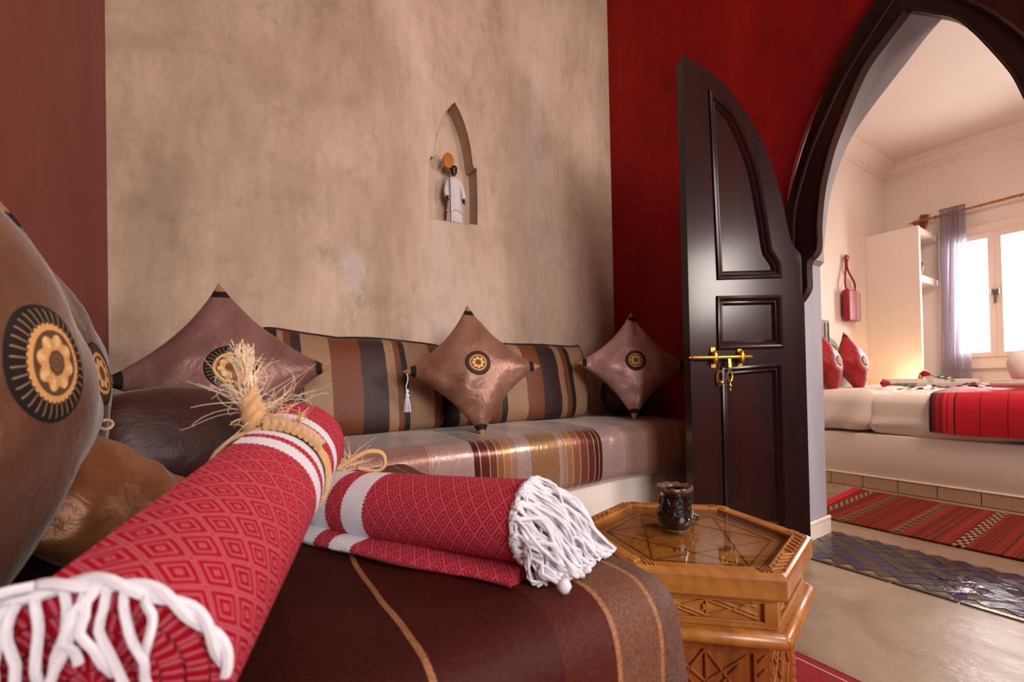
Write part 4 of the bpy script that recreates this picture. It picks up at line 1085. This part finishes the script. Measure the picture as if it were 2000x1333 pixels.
mk('folded_sheet', rbox(3.945, 5.60, 1.28, 1.845, .415, .728, .10, 26, 16, 6, 6, shf), LINEN, True, 'turned-down white sheet at the head end of the bed', 'bedding')
for i, (x, lab) in enumerate(((4.26, 'white pillow standing behind the left red cushion'), (4.72, 'white pillow standing behind the right red cushion'))):
    c_ = Cushion(.19, .06, .05, 40+i, .004); cushion('pillow', lab, c_, place((x+.05, 1.76, .885), 0, .16, 0), LINEN, 0, False, n=18)
rc = Cushion(.20, .095, .13, 50, .004)
cushion('red_cushion', 'red satin cushion on point nearest the doorway jamb, partly hidden', rc, place((4.15, 1.655, .935), .02, .22, R45), SATIN_RED, .045, n=22)
cushion('red_cushion', 'red satin cushion on point, fully seen, beside the cream cupboard', rc, place((4.50, 1.60, .935), -.05, .22, R45), SATIN_RED, .045, n=22)
# headboard
hbp = [(4.35, .70), (4.35, 1.345), (4.70, 1.345), (4.705, 1.19)]+[(4.70+.26*math.sin(q*PI/20), .93+.25*math.cos(q*PI/20)) for q in range(1, 11)]+[(4.965, .70)]
hd = Thing('headboard', 'grey carved wooden headboard with a stepped and rounded outline', 'headboard', (4.6, 1.85, .7))
hd.part('board', extrude(hbp, fXZ, 1.845, 1.875), GREYWOOD, smooth=30)
hd.part('carving', join(*[tube([(x, 1.843, .93+.22*k_*math.cos(a)) if False else (4.70+.24*k_*math.sin(a), 1.843, .93+.23*k_*math.cos(a)) for a in [q*PI/20 for q in range(0, 11)]], .006, 5) for k_ in (.35, .6, .85) for x in (0,)], *[bar((4.40+.07*i, 1.842, .75), (4.40+.07*i, 1.842, 1.32), .01, .008, up=(0, 1, 0)) for i in range(5)]), GREYWOOD)
# bed runner
rn_stops = [(-1, (190, 12, 38)), (.90, (140, 6, 26)), (.915, (196, 14, 40)), (.93, (150, 8, 28)), (.942, (196, 14, 40)), (.955, (120, 8, 24)), (.968, (44, 8, 14)), (.99, (60, 10, 20))]
RUN = stripe_mat('runner_stripes', 1, -1, 1.0, [(a, c) for a, c in rn_stops], [], rough=.6, metal=.05, spark=False, nz=.004)
_rm = Mat('red_runner_cloth'); _s = _rm.sep(); _y = _s[1]
_c = _rm.ramp(_rm.math('ADD', _y, .0), [(0, s2l((186, 8, 34))), (.52, s2l((190, 10, 36))), (.62, s2l((60, 4, 14))), (.625, s2l((190, 8, 34))), (.735, s2l((60, 4, 14))), (.74, s2l((196, 14, 40))), (.85, s2l((60, 4, 14))), (.857, s2l((208, 34, 50))), (.885, s2l((150, 8, 30))), (.892, s2l((208, 34, 50))), (.91, s2l((140, 6, 26))), (.93, s2l((170, 12, 36))), (.945, s2l((110, 6, 22))), (.958, s2l((44, 8, 14)))], 'CONSTANT')
_rm.bump(_rm.noise(220, None, 2), .3, .002); RUNM = _rm.p(_c, .7, 0, .25, Sheen_Weight=.3)
V, F = [], []; prof = [(3.935, .445), (3.932, .52), (3.937, .60), (3.95, .66), (3.985, .700), (4.05, .712)]+[(4.05+.2*k, .714+.018*math.sin(PI*k/8)) for k in range(1, 8)]+[(5.58, .71), (5.635, .66), (5.64, .5)]
ny = 46
for side in (0, 1):
    for j in range(ny+1):
        y = .978-(1.10)*j/ny
        for i, (x, z) in enumerate(prof):
            w_ = .004*math.sin(y*13+i)+(.008*math.sin(y*7) if z < .5 else 0)
            V.append(Vector((x-(.004 if i < 5 else 0)*side, y, z+w_+(.0045 if side and i >= 3 else 0))))
K = len(prof); S2 = (ny+1)*K
for side in (0, 1):
    for j in range(ny):
        for i in range(K-1): F.append((side*S2+j*K+i, side*S2+j*K+i+1, side*S2+(j+1)*K+i+1, side*S2+(j+1)*K+i))
for j in range(ny):
    for i in (0, K-1): F.append((j*K+i, (j+1)*K+i, S2+(j+1)*K+i, S2+j*K+i))
for i in range(K-1):
    for j in (0, ny): F.append((j*K+i, j*K+i+1, S2+j*K+i+1, S2+j*K+i))
mk('bed_runner', (V, F), RUNM, True, 'crimson striped bed runner with dark edge draped across the bed', 'bedding')
# rolled towels, towel swan, roses, petals
zb = .716
def smallroll(name, label, a, b, r, group=None, mat=TERRY):
    T = Thing(name, label, 'towel', a)
    g, _, fr, sp = roll(a, b, r, 3, r*.28, 14, 22, lambda t: 1-.12*abs(2*t-1)**6, (1, .85), start=PI*.2)
    T.part('roll', (g[0], g[1]), mat, smooth=70); T.part('hem', tube([sp(1.0, k/10)+fr[2]*.001 for k in range(11)], .003, 5), mat, smooth=True)
smallroll('rolled_towel', 'white rolled towel along the far side of the bed, next to the red cushion', (4.85, 1.50, .735+.03), (4.95, 1.24, .73+.03), .050)
smallroll('rolled_towel', 'white rolled towel further along the far side of the bed, beneath a rose', (5.00, 1.22, .76), (5.15, .98, .755), .045)
smallroll('rolled_towel', 'white flat-rolled towel lying on the red runner before the towel swan', (4.18, .73, .765), (4.22, .40, .765), .038)
sw = Thing('towel_swan', 'white towel folded into a rounded swan shape at the right edge of the bed', 'towel', (4.55, .60, .73))
def lobe_g(c, sx, sy, sz, lean):
    V, F = [], []
    for i in range(15):
        ph = -PI/2+PI*i/14
        for k in range(20):
            a = 2*PI*k/20; p = Vector((sx*math.cos(ph)*math.cos(a), sy*math.cos(ph)*math.sin(a)*(1+.25*math.sin(ph)), sz*math.sin(ph)))
            p.y += lean*p.z; p *= 1+.03*nz(p, 14, 2); V.append(Vector(c)+p)
    for i in range(14):
        for k in range(20): F.append((i*20+k, i*20+(k+1) % 20, (i+1)*20+(k+1) % 20, (i+1)*20+k))
    return V, F
sw.part('left_wing', lobe_g((4.52, .635, .85), .10, .075, .135, .05), TERRY, smooth=80)
sw.part('right_wing', lobe_g((4.50, .51, .86), .10, .08, .15, -.05), TERRY, smooth=80)
sw.part('body', lobe_g((4.62, .56, .80), .14, .15, .09, 0), TERRY, smooth=80)
sw.part('neck', tube(smoothline([(4.46, .44, .78), (4.42, .42, .88), (4.42, .40, .98), (4.43, .36, 1.03), (4.42, .31, 1.0), (4.41, .30, .96)], 4), [.045-.0012*i for i in range(21)], 10), TERRY, smooth=True)
def rose(label, c, dirv):
    c = Vector(c); dv = Vector(dirv).normalized(); T = Thing('rose', label, 'flower', c)
    hd_ = []
    for k in range(9):
        a0 = k*2.4; r = .006+.0032*k; pts = []; V, F = [], []
        for i in range(4):
            for j in range(5):
                t = i/3; a = a0+(j/4-.5)*2.2; rr = r*(.5+.7*t); V.append(Vector((rr*math.cos(a), rr*math.sin(a), .045*t-.002*k)))
        for i in range(3):
            for j in range(4): F.append((i*5+j, i*5+j+1, (i+1)*5+j+1, (i+1)*5+j))
        hd_.append((V, F))
    R = (-dv).to_track_quat('Z', 'Y').to_matrix().to_4x4(); R.translation = c+Vector((0, 0, .03))
    T.part('bloom', xf(join(*hd_), R), ROSE, smooth=True)
    e = c+dv*.17; T.part('stem', tube([c+Vector((0, 0, .03)), c+dv*.06+Vector((0, 0, .016)), c+dv*.12+Vector((0, 0, .010)), e+Vector((0, 0, .008))], .004, 6), LEAF, smooth=True)
    lv = dv.cross(Vector((0, 0, 1)))
    for k in range(6):
        b = c+dv*(.035+.022*k)+Vector((0, 0, .018)); s = 1 if k % 2 else -1; t = (lv*s+dv*.6+Vector((0, 0, .25))).normalized(); q = t.cross(Vector((0, 0, 1))).normalized()
        V = [b, b+t*.02+q*.013, b+t*.042+q*.009+Vector((0, 0, .004)), b+t*.06, b+t*.042-q*.009+Vector((0, 0, .004)), b+t*.02-q*.013]
        T.part('leaf', (V+[p+Vector((0, 0, -.0015)) for p in V], [(0, 1, 2, 3), (0, 3, 4, 5), (6, 7, 8, 9), (6, 9, 10, 11)]+[(i, (i+1) % 6, 6+(i+1) % 6, 6+i) for i in range(6)]), LEAF)
rose('red rose with green leaves lying on the bed beside the right red cushion', (4.35, 1.32, .735), (.25, -1, 0))
rose('red rose with leaves resting on the far rolled towel', (4.98, 1.24, .80), (.35, -.9, -.2))
random.seed(11)
pv = [(math.cos(q*PI/4)*(1 if q % 2 else .8), math.sin(q*PI/4)) for q in range(8)]
pproto = None
for k in range(54):
    if k < 46: x, y, z = random.uniform(4.08, 5.2), random.uniform(.60, 1.20), zb
    else: x, y, z = random.uniform(4.15, 4.35), random.uniform(.45, .72), zb+.012
    if k < 46 and y < .97: z = zb+.016
    z += .012*math.sin(PI*min(1, (x-3.97)/1.6))+.004
    if k >= 46: z = .772 if 4.14 < x < 4.25 else .745
    if pproto is None:
        V = [Vector((0, 0, 0))]+[Vector((a*.022, b*.017, .003+.004*abs(a))) for a, b in pv]
        V2 = [p+Vector((0, 0, -.0015)) for p in V]
        F = [(0, i+1, (i+1) % 8+1) for i in range(8)]+[(9, 9+i+1, 9+(i+1) % 8+1) for i in range(8)]+[(i+1, (i+1) % 8+1, 9+(i+1) % 8+1, 9+i+1) for i in range(8)]
        pproto = mk('rose_petal', (V+V2, F), PETAL, True); o = pproto
    else:
        o = pproto.copy(); COL.objects.link(o)
    o['category'] = 'petal'; o['label'] = 'small dark red rose petal scattered on the white bed'; o['group'] = 'rose petals strewn on the bed'
    o.location = (x, y, z); o.rotation_euler = (random.uniform(-.3, .3), random.uniform(-.3, .3), random.uniform(0, 6)); s_ = random.uniform(.8, 1.25); o.scale = (s_, s_, s_)
# candle holder behind the bed
cbase = Vector((5.50, 1.22, .0))
st_ = mk('bedside_table', box(5.66, 5.695, .2, 1.2, 0, .1), WHITE_WALL) ; bpy.data.objects.remove(st_)
cd = Thing('candle_holder', 'tiny brass candle holder glowing at the far side of the bed', 'candle', (5.42, 1.40, .735))
cd.part('base', lathe([(0, 0), (.03, 0), (.032, .006), (.02, .010), (.012, .02), (.012, .04), (.02, .046), (.021, .05), (0, .05)], 16), BRASS, False, smooth=50)
cd.part('cone', lathe([(.02, .05), (.018, .07), (.009, .09), (.006, .11), (0, .118)], 14), BRASS, False, smooth=50)
pl2 = bpy.data.lights.new('candle_light', 'POINT'); pl2.energy = 3.5; pl2.color = (1, .55, .22); pl2.shadow_soft_size = .02
lo = bpy.data.objects.new('candle_light', pl2); COL.objects.link(lo); lo.location = (5.54, 1.46, .77)
# cupboard
cb = Thing('cupboard', 'tall cream cupboard with open shelves between the bed and the window', 'cupboard', (6.0, 1.65, 0))
cb.part('side_panel', box(5.70, 5.755, 1.455, BY, 0, 2.29, .004), WHITE_WALL)
cb.part('top_panel', box(5.755, WX-.002, 1.46, BY, 2.225, 2.285, .004), WHITE_WALL)
for z in (1.745, .65, .08): cb.part('shelf', box(5.755, WX-.002, 1.458, BY, z, z+.065, .004), WHITE_WALL)
cb.part('back_panel', box(5.755, WX-.002, BY-.012, BY-.001, .05, 2.2), WHITE_WALL)
vs = Thing('vase', 'small brown vase with narrow neck on the upper cupboard shelf', 'vase', (5.90, 1.53, 1.811))
vs.part('body', lathe([(0, 0), (.032, 0), (.036, .01), (.055, .06), (.062, .10), (.052, .14), (.028, .17), (.022, .19)], 24), VASEM, False, smooth=60)
vs.part('neck', lathe([(.022, .19), (.020, .205), (.034, .225), (.030, .226), (.018, .206)], 24), VASEM, False, smooth=60, label='flared neck')
# curtain, rod, bracket
CT = Mat('grey_lavender_voile'); n = CT.noise(300, None, 2)
CT.p(CT.mix(n, s2l((150, 140, 152)), s2l((172, 164, 176))), .8, 0, .2, Transmission_Weight=0)
_tr = CT.n.new('ShaderNodeBsdfTranslucent'); _tr.inputs[0].default_value = s2l((190, 180, 196)); _tp = CT.n.new('ShaderNodeBsdfTransparent')
_m1 = CT.n.new('ShaderNodeMixShader'); _m1.inputs[0].default_value = .45; _m2 = CT.n.new('ShaderNodeMixShader'); _m2.inputs[0].default_value = .22
CT.link(CT.b.outputs[0], _m1.inputs[1]); CT.link(_tr.outputs[0], _m1.inputs[2]); CT.link(_m1.outputs[0], _m2.inputs[1]); CT.link(_tp.outputs[0], _m2.inputs[2]); CT.link(_m2.outputs[0], CT.n['Material Output'].inputs[0])
V, F = [], []; nx_, nz_ = 70, 30
for j in range(nz_+1):
    z = 2.52-(2.45)*j/nz_
    for i in range(nx_+1):
        t = i/nx_; w0 = .185+.06*(j/nz_)**.7; y = 1.412+.05*(j/nz_)-t*w0
        V.append(Vector((6.215+.026*math.sin(t*30+.6*math.sin(z*2))+.006*math.sin(t*61+z*3), y+.006*math.sin(z*3+t*9), z+(.006*math.sin(t*30) if j == 0 else 0))))
for j in range(nz_):
    for i in range(nx_): q = j*(nx_+1)+i; F.append((q, q+1, q+nx_+2, q+nx_+1))
ct = Thing('curtain', 'sheer grey lavender curtain gathered at the left of the window', 'curtain', (6.215, 1.3, 2.5))
ct.part('cloth', (V, F), CT.m, smooth=True)
ct.part('top_hem', tube([V[i]+Vector((0, 0, -.004)) for i in range(0, nx_+1, 2)], .006, 5), CT.m, smooth=True)
rd = Thing('curtain_rod', 'thin bamboo curtain rod above the window', 'curtain rod', (6.22, 1.0, 2.46))
rd.part('pole', tube([(6.22, 1.665, 2.452), (6.22, 1.62, 2.456), (6.22, 1.2, 2.466), (6.22, .8, 2.478), (6.22, .0, 2.50)], [.004, .010, .012, .014, .016], 10), PINE, smooth=True)
for y in (1.45, 1.12, .86): rd.part('node', tube([(6.22, y-.004, 2.459+(1.45-y)*.02), (6.22, y+.004, 2.459+(1.45-y)*.02)], .016, 10), PINE_V, smooth=True)
bk = Thing('rod_bracket', 'small dark wooden bracket holding the left end of the curtain rod', 'bracket', (6.29, 1.58, 2.45))
bk.part('plate', xf(box(-.012, .012, -.035, .035, -.075, .075, .004), Matrix.Translation((6.30, 1.565, 2.46)) @ Matrix.Rotation(.2, 4, 'X')), PINE_V)
bk.part('arm', bar((6.30, 1.585, 2.435), (6.20, 1.59, 2.44), .03, .03, bev=.004), PINE_V)
bk.part('knob', xf(lathe([(0, -.03), (.02, -.02), (.026, 0), (.02, .02), (0, .03)], 14), Matrix.Translation((6.20, 1.60, 2.438))), PINE_V, smooth=True)
# bag on the bedroom wall
bg = Thing('hanging_bag', 'narrow crimson bag with long straps hanging on the cream wall by the headboard', 'bag', (5.19, 1.86, 1.35))
bg.part('body', box(5.03, 5.217, 1.80, 1.86, 1.355, 1.665, .018, 3), BAGRED, smooth=60)
bg.part('side_gusset', box(5.215, 5.30, 1.805, 1.862, 1.36, 1.66, .012, 3), BAGGREY, smooth=60, label='grey woven stripe')
bg.part('back_panel', box(5.298, 5.345, 1.815, 1.865, 1.365, 1.655, .012, 3), BAGRED, smooth=60)
for a, b in ((5.08, 5.13), (5.27, 5.17)):
    bg.part('strap', tube(smoothline([(a, 1.84, 1.66), (a-.01 if a < 5.2 else a+.02, 1.845, 1.75), (b-.01, 1.855, 1.88), (b, 1.86, 2.0)], 5), .014, 6, True, .5), BAGRED, smooth=True)
    bg.part('ring', tube([(a+.018*math.cos(q*PI/6), 1.835, 1.672+.018*math.sin(q*PI/6)) for q in range(13)], .004, 5), BRASS, smooth=True)
bg.part('tassel_top', box(5.12, 5.19, 1.845, 1.868, 1.97, 2.02, .008), BAGRED, smooth=60)
bg.part('hook', tube([(5.155, 1.885, 2.0), (5.155, 1.85, 2.0), (5.155, 1.845, 2.012)], .005, 6), STEEL, smooth=True)

# ---- kilim runner
KM = Mat('woven_kilim'); s = KM.sep(); x_, y_ = s[0], s[1]
per = KM.math('FRACT', KM.math('MULTIPLY', y_, 1/.245))
rows_ = KM.math('FRACT', KM.math('MULTIPLY', y_, 1/.0155)); rowid = KM.math('FLOOR', KM.math('MULTIPLY', y_, 1/.0155))
wn_ = KM.n.new('ShaderNodeTexWhiteNoise'); wn_.noise_dimensions = '1D'; KM.link(rowid, wn_.inputs['W'])
red_ = KM.ramp(wn_.outputs[0], [(0, s2l((116, 22, 18))), (.35, s2l((136, 32, 26))), (.6, s2l((92, 28, 20))), (.8, s2l((146, 44, 34)))], 'CONSTANT')
c = KM.mix(KM.math('MULTIPLY', KM.math('LESS_THAN', rows_, .24), .8), red_, s2l((92, 78, 54)))
chk = KM.n.new('ShaderNodeTexChecker'); chk.inputs['Scale'].default_value = 1; KM.link(KM.mapping((26, 62, 1)), chk.inputs[0])
tri_ = KM.math('ABSOLUTE', KM.math('SUBTRACT', KM.math('FRACT', KM.math('MULTIPLY', x_, 15)), .5))
zig = KM.math('GREATER_THAN', KM.math('ADD', tri_, KM.math('MULTIPLY', KM.math('ABSOLUTE', KM.math('SUBTRACT', per, .12)), 3)), .33)
pat1 = KM.mix(chk.outputs['Fac'], s2l((40, 24, 26)), s2l((176, 132, 118)))
pat2 = KM.mix(zig, s2l((56, 54, 40)), s2l((128, 96, 62)))
c = KM.mix(KM.math('LESS_THAN', KM.math('ABSOLUTE', KM.math('SUBTRACT', per, .14)), .085), c, pat2)
c = KM.mix(KM.math('LESS_THAN', KM.math('ABSOLUTE', KM.math('SUBTRACT', KM.math('FRACT', KM.math('MULTIPLY', KM.math('ADD', y_, .02), 1/.62)), .10)), .035), c, pat1)
c = KM.mix(KM.math('MULTIPLY', KM.noise(90, None, 3), .4), c, s2l((96, 30, 24)))
KM.bump(KM.math('ADD', rows_, KM.noise(200, None, 2)), .4, .004); KM = KM.p(c, .9, 0, .2)
def kil():
    V, F = [], []; n, m_ = 60, 12
    for side in (0, 1):
        for j in range(n+1):
            y = -2.0+3.31*j/n
            for i in range(m_+1):
                t = i/m_; x = 2.945+.9*t; yy = y+(.13*t if y > 0 else .06*t)*0+.06*(t-.5)*(1 if y > .9 else 0)
                V.append(Vector((x+.006*math.sin(y*5), yy, (.009+.003*nz((x, y, 0), 6, 1)) if side else .0006)))
    K = m_+1; S = (n+1)*K
    for side in (0, 1):
        for j in range(n):
            for i in range(m_): q = side*S+j*K+i; F.append((q, q+1, q+K+1, q+K))
    for j in range(n):
        for i in (0, m_): q = j*K+i; F.append((q, q+K, q+K+S, q+S))
    for i in range(m_):
        for j in (0, n): q = j*K+i; F.append((q, q+1, q+1+S, q+S))
    return V, F
kt = Thing('kilim_runner', 'long red striped kilim runner on the floor in front of the bed', 'rug', (3.4, .6, 0))
kg = kil(); kt.part('weave', kg, KM, smooth=40)
kt.part('end_band', join(([Vector(p) for p in [(2.94, 1.275, .0006), (3.86, 1.335, .0006), (3.87, 1.385, .0006), (2.93, 1.325, .0006), (2.94, 1.275, .013), (3.86, 1.335, .013), (3.87, 1.385, .011), (2.93, 1.325, .011)]], [(0, 1, 2, 3), (4, 5, 6, 7), (0, 1, 5, 4), (1, 2, 6, 5), (2, 3, 7, 6), (3, 0, 4, 7)])), plain('bright_red_fringe', (204, 20, 40), .9, 0, .2, 80, .8), label='bright red end band')
